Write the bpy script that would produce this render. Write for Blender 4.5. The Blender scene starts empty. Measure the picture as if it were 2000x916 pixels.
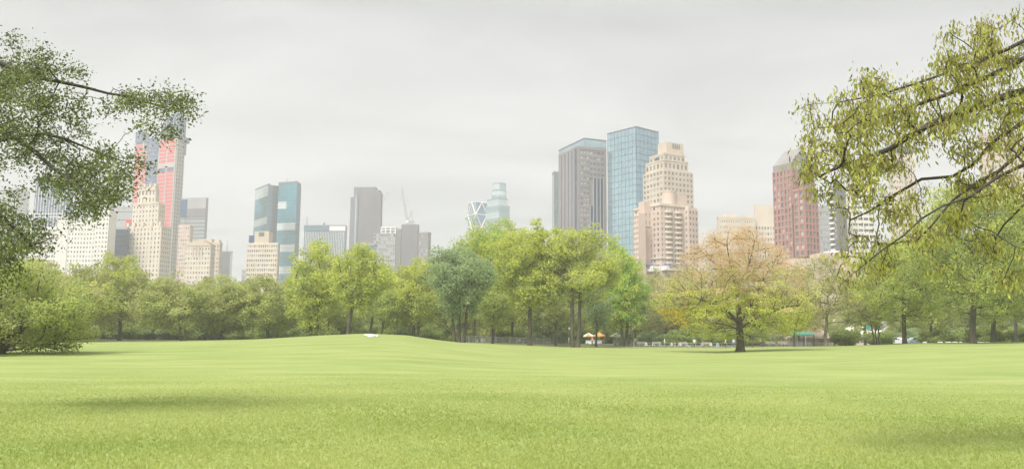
import bpy, math, random
import numpy as np
from mathutils import Matrix, Vector
random.seed(7); RNG = np.random.default_rng(7)
R = math.radians
sc = bpy.context.scene
COL = sc.collection
# ------------------------------------------------------------------ camera
FPX = 1640.0; PITCH = R(7.2); ROLL = R(0.5); CAMZ = 1.6
cam_d = bpy.data.cameras.new('camera'); cam = bpy.data.objects.new('camera', cam_d); COL.objects.link(cam)
cam_d.sensor_width = 36; cam_d.lens = 36*FPX/2000; cam_d.clip_end = 20000; cam_d.clip_start = 0.1
cam.location = (0, 0, CAMZ)
_fw = Vector((0, math.cos(PITCH), math.sin(PITCH))); _up0 = Vector((0, -math.sin(PITCH), math.cos(PITCH))); _rt0 = Vector((1, 0, 0))
_rt = _rt0*math.cos(ROLL) + _up0*math.sin(ROLL); _up = _up0*math.cos(ROLL) - _rt0*math.sin(ROLL)
cam.rotation_euler = Matrix((_rt, _up, -_fw)).transposed().to_euler()
sc.camera = cam
# ------------------------------------------------------------------ world, sun, exposure
SUN_EL, SUN_AZ = R(52), R(-148)          # azimuth clockwise from +Y
w = bpy.data.worlds.new('World'); sc.world = w; w.use_nodes = True
nt = w.node_tree; N = nt.nodes; L = nt.links; N.clear()
out = N.new('ShaderNodeOutputWorld'); bg = N.new('ShaderNodeBackground'); bg.inputs['Strength'].default_value = 0.1
sky = N.new('ShaderNodeTexSky'); sky.sky_type = 'NISHITA'; sky.sun_disc = False; sky.sun_elevation = SUN_EL; sky.sun_rotation = SUN_AZ
tc = N.new('ShaderNodeTexCoord'); sep = N.new('ShaderNodeSeparateXYZ'); L.new(tc.outputs['Generated'], sep.inputs[0])
zc = N.new('ShaderNodeMath'); zc.operation = 'MAXIMUM'; L.new(sep.outputs['Z'], zc.inputs[0]); zc.inputs[1].default_value = 0.0
zp = N.new('ShaderNodeMath'); zp.operation = 'ADD'; L.new(zc.outputs[0], zp.inputs[0]); zp.inputs[1].default_value = 0.13
dx = N.new('ShaderNodeMath'); dx.operation = 'DIVIDE'; L.new(sep.outputs['X'], dx.inputs[0]); L.new(zp.outputs[0], dx.inputs[1])
dy = N.new('ShaderNodeMath'); dy.operation = 'DIVIDE'; L.new(sep.outputs['Y'], dy.inputs[0]); L.new(zp.outputs[0], dy.inputs[1])
cb = N.new('ShaderNodeCombineXYZ'); L.new(dx.outputs[0], cb.inputs[0]); L.new(dy.outputs[0], cb.inputs[1])
mp = N.new('ShaderNodeMapping'); mp.inputs['Scale'].default_value = (0.55, 1.0, 1); mp.inputs['Rotation'].default_value = (0, 0, 0.25); L.new(cb.outputs[0], mp.inputs[0])
nz = N.new('ShaderNodeTexNoise'); nz.inputs['Scale'].default_value = 1.3; nz.inputs['Detail'].default_value = 6; nz.inputs['Roughness'].default_value = 0.55; nz.inputs['Distortion'].default_value = 0.5
L.new(mp.outputs[0], nz.inputs['Vector'])
rp = N.new('ShaderNodeValToRGB'); L.new(nz.outputs['Fac'], rp.inputs[0])
CL = 1.60
rp.color_ramp.elements[0].position = 0.36; rp.color_ramp.elements[0].color = (CL*.70, CL*.695, CL*.68, 1)
rp.color_ramp.elements[1].position = 0.62; rp.color_ramp.elements[1].color = (CL*1.15, CL*1.14, CL*1.11, 1)
zen = N.new('ShaderNodeMapRange'); L.new(sep.outputs['Z'], zen.inputs['Value']); zen.inputs['From Min'].default_value = 0.4; zen.inputs['From Max'].default_value = .95
zen.inputs['To Min'].default_value = 1.0; zen.inputs['To Max'].default_value = 3.0
ml = N.new('ShaderNodeVectorMath'); ml.operation = 'SCALE'; L.new(rp.outputs[0], ml.inputs[0]); L.new(zen.outputs[0], ml.inputs['Scale'])
mx = N.new('ShaderNodeMix'); mx.data_type = 'RGBA'; mx.inputs[0].default_value = 0.93
L.new(sky.outputs[0], mx.inputs[6])
hz = N.new('ShaderNodeMapRange'); L.new(sep.outputs['Z'], hz.inputs['Value']); hz.inputs['From Min'].default_value = 0.03; hz.inputs['From Max'].default_value = 0.36; hz.inputs['To Min'].default_value = 1.07; hz.inputs['To Max'].default_value = .90
m2 = N.new('ShaderNodeVectorMath'); m2.operation = 'SCALE'; L.new(ml.outputs[0], m2.inputs[0]); L.new(hz.outputs[0], m2.inputs['Scale']); L.new(m2.outputs[0], mx.inputs[7]); L.new(mx.outputs[2], bg.inputs['Color']); L.new(bg.outputs[0], out.inputs[0])
sd = bpy.data.lights.new('sun', 'SUN'); so = bpy.data.objects.new('sun', sd); COL.objects.link(so)
sd.energy = 1.5; sd.angle = R(20); sd.color = (1, .96, .9)
_sv = Vector((math.cos(SUN_EL)*math.sin(SUN_AZ), math.cos(SUN_EL)*math.cos(SUN_AZ), math.sin(SUN_EL)))
so.rotation_euler = _sv.to_track_quat('Z', 'Y').to_euler()
sc.view_settings.view_transform = 'Standard'; sc.view_settings.look = 'None'; sc.view_settings.exposure = 2.0; sc.view_settings.gamma = 1
sc.view_settings.use_curve_mapping = False
cy = sc.cycles; cy.max_bounces = 10; cy.diffuse_bounces = 8; cy.glossy_bounces = 2; cy.transmission_bounces = 8; cy.volume_bounces = 1
cy.use_denoising = True; cy.use_adaptive_sampling = True; cy.adaptive_threshold = 0.015; cy.sample_clamp_indirect = 6
HAZE = 0.00048
# ------------------------------------------------------------------ helpers
def ray(px, py): return _rt*((px-1000)/FPX) + _up*((458-py)/FPX) + _fw
def P(px, py, Y):
    v = ray(px, py); t = Y/v.y
    return Vector((v.x*t, Y, CAMZ+v.z*t))
def tan_az(px, py): v = ray(px, py); return v.x/v.y
_EX = [-400, 0, 300, 500, 640, 720, 800, 860, 900, 1000, 1100, 1250, 1400, 1500, 1600, 1700, 1800, 2000, 2400]
_EZ = [.55, .64, .87, 1.43, 2.15, 2.45, 2.25, 1.6, 1.25, .95, .62, .55, .5, .9, 1.1, 1.45, 1.85, 2.1, 2.1]
def ss(a, b, x):
    t = np.clip((x-a)/(b-a), 0, 1); return t*t*(3-2*t)
def Z(x, y):
    x = np.asarray(x, float); y = np.asarray(y, float); r = np.hypot(x, y)
    px = 1000+1627*np.clip(x/np.maximum(y, 1e-3), -1, 1); px = np.where(y < 1, 1000, px)
    E = np.interp(px, _EX, _EZ)
    w_ = np.clip((px-900)/100, 0, 1); D1 = 125+25*w_
    z = E*ss(25, D1, r)
    z = z-(E-1.15)*ss(150, 195, r)
    z = z + 0.05*np.sin(x*.11+1)*np.sin(y*.07)*ss(15, 50, r)*(1-ss(90, 140, r))
    return np.where((y < 1), 0.0, z)
def zt(x, y): return float(Z(x, y))
def gp(px, D):                                     # ground point at image column px, depth D
    x = D*tan_az(px, 665); return Vector((x, D, zt(x, D)))

def link(o, parent=None):
    COL.objects.link(o)
    if parent is not None: o.parent = parent
    return o
def tag(o, label=None, cat=None, group=None, kind=None):
    if label: o['label'] = label
    if cat: o['category'] = cat
    if group: o['group'] = group
    if kind: o['kind'] = kind
    return o
def empty(name, loc, label, cat, group=None):
    o = bpy.data.objects.new(name, None); o.location = loc; o.empty_display_size = .5
    link(o); return tag(o, label, cat, group)
def mesh_np(name, V, F, mats, parent=None, mi=None, rnd=None, smooth=False):
    V = np.asarray(V, np.float32); F = np.asarray(F, np.int32); n, k = F.shape
    me = bpy.data.meshes.new(name); me.vertices.add(len(V)); me.vertices.foreach_set('co', V.ravel())
    me.loops.add(n*k); me.loops.foreach_set('vertex_index', F.ravel())
    me.polygons.add(n); me.polygons.foreach_set('loop_start', np.arange(0, n*k, k, dtype=np.int32))
    if mi is not None: me.polygons.foreach_set('material_index', np.asarray(mi, np.int32))
    if smooth: me.polygons.foreach_set('use_smooth', np.ones(n, bool))
    me.update(calc_edges=True)
    if rnd is not None:
        a = me.attributes.new('rnd', 'FLOAT', 'FACE'); a.data.foreach_set('value', np.asarray(rnd, np.float32))
    for m in (mats if isinstance(mats, (list, tuple)) else [mats]): me.materials.append(m)
    return link(bpy.data.objects.new(name, me), parent)
class MB:
    def __init__(s): s.v = []; s.f = []; s.m = []
    def hexa(s, b, m=0):                            # 8 corners: 4 bottom, 4 top
        i = len(s.v); s.v += [tuple(p) for p in b]
        s.f += [(i, i+3, i+2, i+1), (i+4, i+5, i+6, i+7), (i, i+1, i+5, i+4), (i+1, i+2, i+6, i+5), (i+2, i+3, i+7, i+6), (i+3, i, i+4, i+7)]
        s.m += [m]*6
    def box(s, x0, x1, y0, y1, z0, z1, m=0):
        s.hexa([(x0, y0, z0), (x1, y0, z0), (x1, y1, z0), (x0, y1, z0), (x0, y0, z1), (x1, y0, z1), (x1, y1, z1), (x0, y1, z1)], m)
    def prism(s, pts, z0, z1, m=0, taper=1.0):
        n = len(pts); i = len(s.v); cx = sum(p[0] for p in pts)/n; cyy = sum(p[1] for p in pts)/n
        s.v += [(p[0], p[1], z0) for p in pts]+[(cx+(p[0]-cx)*taper, cyy+(p[1]-cyy)*taper, z1) for p in pts]
        s.f += [tuple(range(i+n-1, i-1, -1)), tuple(range(i+n, i+2*n))]+[(i+k, i+(k+1) % n, i+n+(k+1) % n, i+n+k) for k in range(n)]
        s.m += [m]*(n+2)
    def tube(s, a, b, ra, rb, n=8, m=0):
        a = Vector(a); b = Vector(b); d = (b-a).normalized(); u = d.orthogonal().normalized(); w_ = d.cross(u); i = len(s.v)
        for c, r in ((a, ra), (b, rb)):
            for k in range(n):
                t = 2*math.pi*k/n; s.v.append(tuple(c+(u*math.cos(t)+w_*math.sin(t))*r))
        s.f += [(i+k, i+(k+1) % n, i+n+(k+1) % n, i+n+k) for k in range(n)]+[tuple(range(i+n-1, i-1, -1)), tuple(range(i+n, i+2*n))]
        s.m += [m]*(n+2)
    def build(s, name, mats, parent=None, org=None, smooth=False):
        me = bpy.data.meshes.new(name)
        v = s.v if org is None else [(p[0]-org[0], p[1]-org[1], p[2]-org[2]) for p in s.v]
        me.from_pydata(v, [], s.f); me.update()
        for m in (mats if isinstance(mats, (list, tuple)) else [mats]): me.materials.append(m)
        me.polygons.foreach_set('material_index', s.m)
        if smooth: me.polygons.foreach_set('use_smooth', [True]*len(s.f))
        return link(bpy.data.objects.new(name, me), parent)

# ------------------------------------------------------------------ materials
MATS = {}
def mat(name, col, rough=.8, metal=0, var=.12, scale=.15, spec=.3, emit=None, bump=0, col2=None):
    if name in MATS: return MATS[name]
    m = bpy.data.materials.new(name); m.use_nodes = True; t = m.node_tree; b = t.nodes['Principled BSDF']
    b.inputs['Roughness'].default_value = rough; b.inputs['Metallic'].default_value = metal; b.inputs['Specular IOR Level'].default_value = spec
    tc = t.nodes.new('ShaderNodeTexCoord'); n = t.nodes.new('ShaderNodeTexNoise'); n.inputs['Scale'].default_value = scale; n.inputs['Detail'].default_value = 5
    mpn = t.nodes.new('ShaderNodeMapping'); mpn.inputs['Scale'].default_value = (1, 1, .35)
    t.links.new(tc.outputs['Object'], mpn.inputs[0]); t.links.new(mpn.outputs[0], n.inputs['Vector'])
    r = t.nodes.new('ShaderNodeValToRGB'); r.color_ramp.elements[0].position = .3; r.color_ramp.elements[1].position = .7
    c2 = col2 or [min(1, c*(1+var)) for c in col]; c1 = [c*(1-var) for c in col]
    r.color_ramp.elements[0].color = (*c1, 1); r.color_ramp.elements[1].color = (*c2, 1)
    t.links.new(n.outputs['Fac'], r.inputs[0]); t.links.new(r.outputs[0], b.inputs['Base Color'])
    if bump:
        bp = t.nodes.new('ShaderNodeBump'); bp.inputs['Strength'].default_value = bump; t.links.new(n.outputs['Fac'], bp.inputs['Height']); t.links.new(bp.outputs[0], b.inputs['Normal'])
    MATS[name] = m; return m
def glass(name, col, cell=(1.6, 1.6, 3.9), metal=.7, var=.35, rough=.12, lit=None, litfrac=0):
    """coated curtain-wall glass: every pane (cell) has its own tint"""
    if name in MATS: return MATS[name]
    m = bpy.data.materials.new(name); m.use_nodes = True; t = m.node_tree; b = t.nodes['Principled BSDF']
    b.inputs['Roughness'].default_value = rough; b.inputs['Metallic'].default_value = metal
    tc = t.nodes.new('ShaderNodeTexCoord'); sn = t.nodes.new('ShaderNodeVectorMath'); sn.operation = 'SNAP'; sn.inputs[1].default_value = cell
    t.links.new(tc.outputs['Object'], sn.inputs[0]); wn = t.nodes.new('ShaderNodeTexWhiteNoise'); t.links.new(sn.outputs[0], wn.inputs['Vector'])
    nz = t.nodes.new('ShaderNodeTexNoise'); nz.inputs['Scale'].default_value = .035; nz.inputs['Detail'].default_value = 3; t.links.new(tc.outputs['Object'], nz.inputs['Vector'])
    ad = t.nodes.new('ShaderNodeMath'); ad.operation = 'MULTIPLY_ADD'; t.links.new(wn.outputs[0], ad.inputs[0]); ad.inputs[1].default_value = .16; t.links.new(nz.outputs['Fac'], ad.inputs[2])
    r = t.nodes.new('ShaderNodeValToRGB'); r.color_ramp.elements[0].position = .35; r.color_ramp.elements[1].position = .85
    r.color_ramp.elements[0].color = (*[c*(1-var) for c in col], 1); r.color_ramp.elements[1].color = (*[min(1, c*(1+var)) for c in col], 1)
    t.links.new(ad.outputs[0], r.inputs[0]); last = r.outputs[0]
    if litfrac:                                     # lit floors painted into the glass colour: pale stretches of panes
        sn2 = t.nodes.new('ShaderNodeVectorMath'); sn2.operation = 'SNAP'; sn2.inputs[1].default_value = (22, 400, 7.8); t.links.new(tc.outputs['Object'], sn2.inputs[0])
        w2 = t.nodes.new('ShaderNodeTexWhiteNoise'); t.links.new(sn2.outputs[0], w2.inputs['Vector'])
        sn3 = t.nodes.new('ShaderNodeVectorMath'); sn3.operation = 'SNAP'; sn3.inputs[1].default_value = (400, 400, 7.8); t.links.new(tc.outputs['Object'], sn3.inputs[0])
        w3 = t.nodes.new('ShaderNodeTexWhiteNoise'); t.links.new(sn3.outputs[0], w3.inputs['Vector'])
        sm_ = t.nodes.new('ShaderNodeMath'); sm_.operation = 'MULTIPLY_ADD'; t.links.new(w2.outputs[0], sm_.inputs[0]); sm_.inputs[1].default_value = .25; t.links.new(w3.outputs[0], sm_.inputs[2])
        g = t.nodes.new('ShaderNodeMath'); g.operation = 'LESS_THAN'; g.inputs[1].default_value = litfrac+.2; t.links.new(sm_.outputs[0], g.inputs[0])
        mxx = t.nodes.new('ShaderNodeMix'); mxx.data_type = 'RGBA'; t.links.new(g.outputs[0], mxx.inputs[0]); t.links.new(last, mxx.inputs[6]); mxx.inputs[7].default_value = (*lit, 1); last = mxx.outputs[2]
    t.links.new(last, b.inputs['Base Color'])
    MATS[name] = m; return m
def leafmat(name, c1, c2, trans=.5):
    if name in MATS: return MATS[name]
    m = bpy.data.materials.new(name); m.use_nodes = True; t = m.node_tree; t.nodes.clear()
    o = t.nodes.new('ShaderNodeOutputMaterial'); at = t.nodes.new('ShaderNodeAttribute'); at.attribute_name = 'rnd'
    r = t.nodes.new('ShaderNodeValToRGB'); r.color_ramp.elements[0].color = (*c1, 1); r.color_ramp.elements[1].color = (*c2, 1)
    r.color_ramp.elements[0].position = .1; r.color_ramp.elements[1].position = .9
    t.links.new(at.outputs['Fac'], r.inputs[0])
    d = t.nodes.new('ShaderNodeBsdfPrincipled'); d.inputs['Roughness'].default_value = .55; d.inputs['Specular IOR Level'].default_value = .3; tr = t.nodes.new('ShaderNodeBsdfTranslucent')
    hs = t.nodes.new('ShaderNodeHueSaturation'); hs.inputs['Value'].default_value = 1.45; hs.inputs['Hue'].default_value = .49; t.links.new(r.outputs[0], hs.inputs['Color'])
    mxn = t.nodes.new('ShaderNodeMixShader'); mxn.inputs[0].default_value = trans
    t.links.new(r.outputs[0], d.inputs['Base Color']); t.links.new(hs.outputs[0], tr.inputs[0]); t.links.new(d.outputs[0], mxn.inputs[1]); t.links.new(tr.outputs[0], mxn.inputs[2]); t.links.new(mxn.outputs[0], o.inputs[0])
    MATS[name] = m; return m
BARK = mat('bark', (.085, .072, .06), .9, var=.35, scale=2.5, bump=.5)
BARKL = mat('pale_bark', (.17, .155, .13), .9, var=.3, scale=2.0, bump=.4)
BARKD = mat('dark_bark', (.055, .047, .042), .9, var=.3, scale=5, bump=.5)
LF = dict(
    yg=leafmat('leaf_yellow_green', (.36, .42, .08), (.60, .64, .14)),
    mid=leafmat('leaf_mid_green', (.28, .35, .09), (.48, .54, .17)),
    olive=leafmat('leaf_olive', (.28, .31, .11), (.46, .48, .20)),
    blue=leafmat('leaf_blue_green', (.22, .31, .15), (.38, .46, .24)),
    bright=leafmat('leaf_bright_green', (.22, .37, .07), (.42, .56, .11)),
    dark=leafmat('leaf_dark_green', (.17, .24, .07), (.35, .42, .12)),
    bronze=leafmat('leaf_bronze_bud', (.50, .37, .20), (.68, .53, .32)),
    tan=leafmat('leaf_tan_green', (.38, .34, .16), (.56, .52, .26)),
    gold=leafmat('leaf_gold', (.38, .33, .03), (.60, .50, .06)),
    oak=leafmat('oak_leaf', (.06, .085, .04), (.20, .24, .08), .38),
    hang=leafmat('hanging_leaf', (.16, .18, .05), (.50, .51, .12), .5),
    catkin=leafmat('catkin_brown', (.14, .10, .05), (.24, .17, .09), .3))

# ------------------------------------------------------------------ ground
def ground():
    rs = np.concatenate([[0.5], np.geomspace(2, 260, 150), np.geomspace(280, 9000, 26)]); na = 720
    th = np.linspace(-math.pi, math.pi, na, endpoint=False)
    # finer towards the view: warp the angles
    th = th-0.55*np.sin(th); A, Rr = np.meshgrid(th, rs); X = Rr*np.sin(A); Y = Rr*np.cos(A)
    V = np.stack([X, Y, Z(X, Y)], -1).reshape(-1, 3)
    nr = len(rs); i = np.arange(nr-1)[:, None]*na+np.arange(na)[None]; j = np.arange(nr-1)[:, None]*na+(np.arange(na)[None]+1) % na
    F = np.stack([i, i+na, j+na, j], -1).reshape(-1, 4)
    V = np.vstack([V, [[0, 0, 0]]])
    m = bpy.data.materials.new('lawn_turf'); m.use_nodes = True; t = m.node_tree; b = t.nodes['Principled BSDF']; b.inputs['Roughness'].default_value = .9; b.inputs['Specular IOR Level'].default_value = .15
    tc = t.nodes.new('ShaderNodeTexCoord')
    def noise(s, d=5, sc_=(1, 1, 1)):
        mm = t.nodes.new('ShaderNodeMapping'); mm.inputs['Scale'].default_value = sc_; t.links.new(tc.outputs['Object'], mm.inputs[0])
        n = t.nodes.new('ShaderNodeTexNoise'); n.inputs['Scale'].default_value = s; n.inputs['Detail'].default_value = d; n.inputs['Roughness'].default_value = .6; t.links.new(mm.outputs[0], n.inputs['Vector']); return n.outputs['Fac']
    def ramp(f, a, b_, p0=.35, p1=.65):
        r = t.nodes.new('ShaderNodeValToRGB'); r.color_ramp.elements[0].position = p0; r.color_ramp.elements[1].position = p1
        r.color_ramp.elements[0].color = (*a, 1); r.color_ramp.elements[1].color = (*b_, 1); t.links.new(f, r.inputs[0]); return r.outputs[0]
    def mixc(f, a, b_):
        mxx = t.nodes.new('ShaderNodeMix'); mxx.data_type = 'RGBA'
        if isinstance(f, float): mxx.inputs[0].default_value = f
        else: t.links.new(f, mxx.inputs[0])
        t.links.new(a, mxx.inputs[6]); t.links.new(b_, mxx.inputs[7]); return mxx.outputs[2]
    big = ramp(noise(.06, 4, (.6, 1, 1)), (.185, .25, .065), (.29, .325, .115))
    med = ramp(noise(.35, 6, (.4, 1.0, 1)), (.15, .215, .05), (.35, .375, .15))
    fine = ramp(noise(14, 3), (.14, .21, .045), (.31, .35, .12))
    c = mixc(.55, big, med); c = mixc(.35, c, fine)
    # worn earth under the trees beyond the meadow, coloured dark for the crowns' shade
    ln = t.nodes.new('ShaderNodeVectorMath'); ln.operation = 'LENGTH'; t.links.new(tc.outputs['Object'], ln.inputs[0])
    nn = noise(.12, 3); ad = t.nodes.new('ShaderNodeMath'); ad.operation = 'MULTIPLY_ADD'; t.links.new(nn, ad.inputs[0]); ad.inputs[1].default_value = 26; t.links.new(ln.outputs['Value'], ad.inputs[2])
    mr = t.nodes.new('ShaderNodeMapRange'); t.links.new(ad.outputs[0], mr.inputs[0]); mr.inputs['From Min'].default_value = 168; mr.inputs['From Max'].default_value = 182
    c = mixc(mr.outputs[0], c, ramp(noise(1.2), (.10, .095, .06), (.15, .15, .08)))
    t.links.new(c, b.inputs['Base Color'])
    bp = t.nodes.new('ShaderNodeBump'); bp.inputs['Strength'].default_value = .5; bp.inputs['Distance'].default_value = .06; t.links.new(noise(5, 6), bp.inputs['Height']); t.links.new(bp.outputs[0], b.inputs['Normal'])
    o = mesh_np('lawn', V, F, m, smooth=True); tag(o, 'wide light green mown meadow rising to a low mound', None, None, 'structure')
    return o
ground()
def blades():
    n = 300000; u = RNG.random(n); r = 7.5+31*u**1.6; a = RNG.uniform(-.66, .66, n); x = r*np.sin(a); y = r*np.cos(a)
    cl = np.sin(x*2.3+np.sin(y*1.7)*2)*np.sin(y*2.9+np.sin(x*1.1)*2); h = (.03+.025*RNG.random(n))*(1+.25*cl)*np.clip((40-r)/22, .25, 1)
    th = RNG.random(n)*6.28; wd = (.004+.003*RNG.random(n))*(1+.06*r); z = Z(x, y); lean = RNG.normal(0, .035, (n, 2))
    V = np.zeros((n, 3, 3)); V[:, 0] = np.stack([x-np.cos(th)*wd, y-np.sin(th)*wd, z-.004], -1); V[:, 1] = np.stack([x+np.cos(th)*wd, y+np.sin(th)*wd, z-.004], -1)
    V[:, 2] = np.stack([x+lean[:, 0], y+lean[:, 1], z+h], -1)
    o = mesh_np('grass', V.reshape(-1, 3), np.arange(n*3).reshape(-1, 3), leafmat('grass_blade', (.22, .29, .06), (.40, .44, .15), .5), rnd=np.clip(RNG.random(n)*.5+.25+.25*np.sin(x*.55+1.3*np.sin(y*.31))*np.sin(y*.48+1.1*np.sin(x*.4))+.12*cl, 0, 1))
    tag(o, 'short blades of light green meadow grass nearest the camera', None, None, 'stuff')
blades()

# ------------------------------------------------------------------ trees
def grow(tips, trunk, bf=.35, seg=1.0, jit=.08, rng=RNG):
    """connect tips to the trunk polyline as a branching skeleton"""
    nodes = [np.array(p, float) for p in trunk]; par = [-1]+list(range(len(trunk)-1)); pl = [0.0]
    for i in range(1, len(nodes)): pl.append(pl[-1]+np.linalg.norm(nodes[i]-nodes[i-1])*.4)
    cap = len(tips)*14+len(nodes)+10; A = np.zeros((cap, 3)); Lp = np.zeros(cap); n = len(nodes); A[:n] = nodes; Lp[:n] = pl; parent = np.full(cap, -1); parent[:n] = par
    root = A[n-1] if len(trunk) > 1 else A[0]; order = np.argsort(np.linalg.norm(tips-root, axis=1)); tipidx = []
    first = max(1, int(len(trunk)*.35)) if len(trunk) > 2 else 0
    for k in order:
        p = tips[k]; d = np.linalg.norm(A[first:n]-p, axis=1); dz = A[first:n, 2]-p[2]
        j = int(np.argmin(d+bf*Lp[first:n]+.5*np.maximum(dz, 0)))+first; dist = d[j-first]; m = max(1, min(12, int(round(dist/seg)))); prev = j; a = A[j].copy()
        for q in range(1, m+1):
            if n >= cap: break
            f = q/m; pt = a+(p-a)*f
            if q < m: pt = pt+rng.normal(0, jit*seg, 3)+np.array([0, 0, .06*dist*math.sin(math.pi*f)])
            A[n] = pt; Lp[n] = Lp[prev]+np.linalg.norm(pt-A[prev]); parent[n] = prev; prev = n; n += 1
        tipidx.append(prev)
    return A[:n], parent[:n], np.array(tipidx)
def radii(A, parent, r_tip, r_root, ex=2.3):
    n = len(A); acc = np.zeros(n); kids = np.bincount(parent[parent >= 0], minlength=n)
    for i in range(n-1, -1, -1):
        if kids[i] == 0: acc[i] = max(acc[i], 1)
        if parent[i] >= 0: acc[parent[i]] += acc[i]
    r = acc**(1/ex); r = r_tip+(r_root-r_tip)*(r-1)/max(r[0]-1, 1e-6); return np.minimum(r, r_root)
def tubes(A, parent, r, sides=5):
    ch = np.where(parent >= 0)[0]; p = parent[ch]; a = A[p]; b = A[ch]; d = b-a; ln = np.linalg.norm(d, axis=1, keepdims=True); d = d/np.maximum(ln, 1e-6)
    dirn = np.zeros_like(A); dirn[:, 2] = 1; dirn[ch] = d
    big = np.zeros(len(A)); np.maximum.at(big, p, r[ch]); main = r[ch] >= big[p]-1e-9
    da = np.where(main[:, None], d+dirn[p], d); da /= np.maximum(np.linalg.norm(da, axis=1, keepdims=True), 1e-6)
    ra = np.where(main, r[p], np.minimum(r[p], r[ch]*1.25)); rb = r[ch]
    # direction at the far ring = average with its main child
    nxt = np.zeros_like(A)
    nxt[p[main]] = d[main]
    db = d+nxt[ch]; db /= np.maximum(np.linalg.norm(db, axis=1, keepdims=True), 1e-6)
    ref = np.array([.31, .77, .2]); ref /= np.linalg.norm(ref)
    def ring(c, dd, rr):
        u = np.cross(dd, ref); u /= np.maximum(np.linalg.norm(u, axis=1, keepdims=True), 1e-6); v = np.cross(dd, u); t = np.arange(sides)*2*math.pi/sides
        return c[:, None]+(u[:, None]*np.cos(t)[None, :, None]+v[:, None]*np.sin(t)[None, :, None])*rr[:, None, None]
    V = np.concatenate([ring(a, da, ra), ring(b, db, rb)], 1); m = len(ch); base = np.arange(m)[:, None]*2*sides; k = np.arange(sides)[None]
    F = np.stack([base+k, base+(k+1) % sides, base+sides+(k+1) % sides, base+sides+k], -1).reshape(-1, 4)
    return V.reshape(-1, 3), F
def leaves(C, n, sig, size, flat=.7, up=.6, crnd=None, rng=RNG, elong=.62, droop=None):
    """n rhombic leaves round every centre; returns V, F, rnd, clump index"""
    K = len(C); idx = np.repeat(np.arange(K), n); M = len(idx); off = rng.normal(0, 1, (M, 3)); off /= np.maximum(1, np.linalg.norm(off, axis=1, keepdims=True)/1.9)
    off *= np.array([sig, sig, sig*flat]); c = C[idx]+off
    nr = rng.normal(0, 1, (M, 3)); nr /= np.linalg.norm(nr, axis=1, keepdims=True); nr[:, 2] += up; nr /= np.linalg.norm(nr, axis=1, keepdims=True)
    t = np.cross(nr, rng.normal(0, 1, (M, 3))); t /= np.linalg.norm(t, axis=1, keepdims=True)
    s = np.cross(nr, t); sz = size*rng.uniform(.6, 1.35, M)[:, None]
    V = np.stack([c-t*sz*.5, c+s*sz*.5*elong-t*sz*.05, c+t*sz*.5-nr*sz*.12, c-s*sz*.5*elong-t*sz*.05], 1).reshape(-1, 3)
    if crnd is None: crnd = rng.random(K)
    return V, np.arange(M*4).reshape(-1, 4), np.clip(.72*crnd[idx]+.28*rng.random(M), 0, 1), idx
def crown_pts(rng, K, rx, ry, z0, z1, lobes=13, shape='round', cx=0, cy_=0):
    rz = (z1-z0)/2; c0 = np.array([cx, cy_, (z0+z1)/2]); S = np.array([rx, ry, rz]); pts = []
    ld = []
    for i in range(lobes):
        for _ in range(40):
            d = rng.normal(0, 1, 3); d /= np.linalg.norm(d)
            if shape == 'vase' and d[2] < -.1: continue
            if all(np.dot(d, e) < .72 for e in ld): break
        ld.append(d)
    ld = np.array(ld); lr = rng.uniform(.25, .40, lobes); lc = ld*(1-lr)[:, None]*rng.uniform(.9, 1.06, (lobes, 1))
    nl = int(K*.8)
    which = rng.integers(0, lobes, nl); d = rng.normal(0, 1, (nl, 3)); d /= np.linalg.norm(d, axis=1, keepdims=True); rr = rng.random(nl)**.45
    q = lc[which]+d*rr[:, None]*lr[which][:, None]
    e = rng.normal(0, 1, (K-nl, 3)); e /= np.linalg.norm(e, axis=1, keepdims=True); e *= (rng.random(K-nl)**.5*.75)[:, None]
    q = np.vstack([q, e])
    if shape == 'round': q[:, 2] = np.where(q[:, 2] < 0, q[:, 2]*np.clip(1.05-.15*np.hypot(q[:, 0], q[:, 1]), .5, 1), q[:, 2])
    if shape == 'vase': f = np.clip(.45+.55*(q[:, 2]+1)/1.1, .35, 1); q[:, 0] *= f; q[:, 1] *= f
    lob_rnd = rng.random(lobes); cr = np.concatenate([lob_rnd[which]*.6+.4*rng.random(nl), rng.random(K-nl)])
    return q*S+c0, cr
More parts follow.
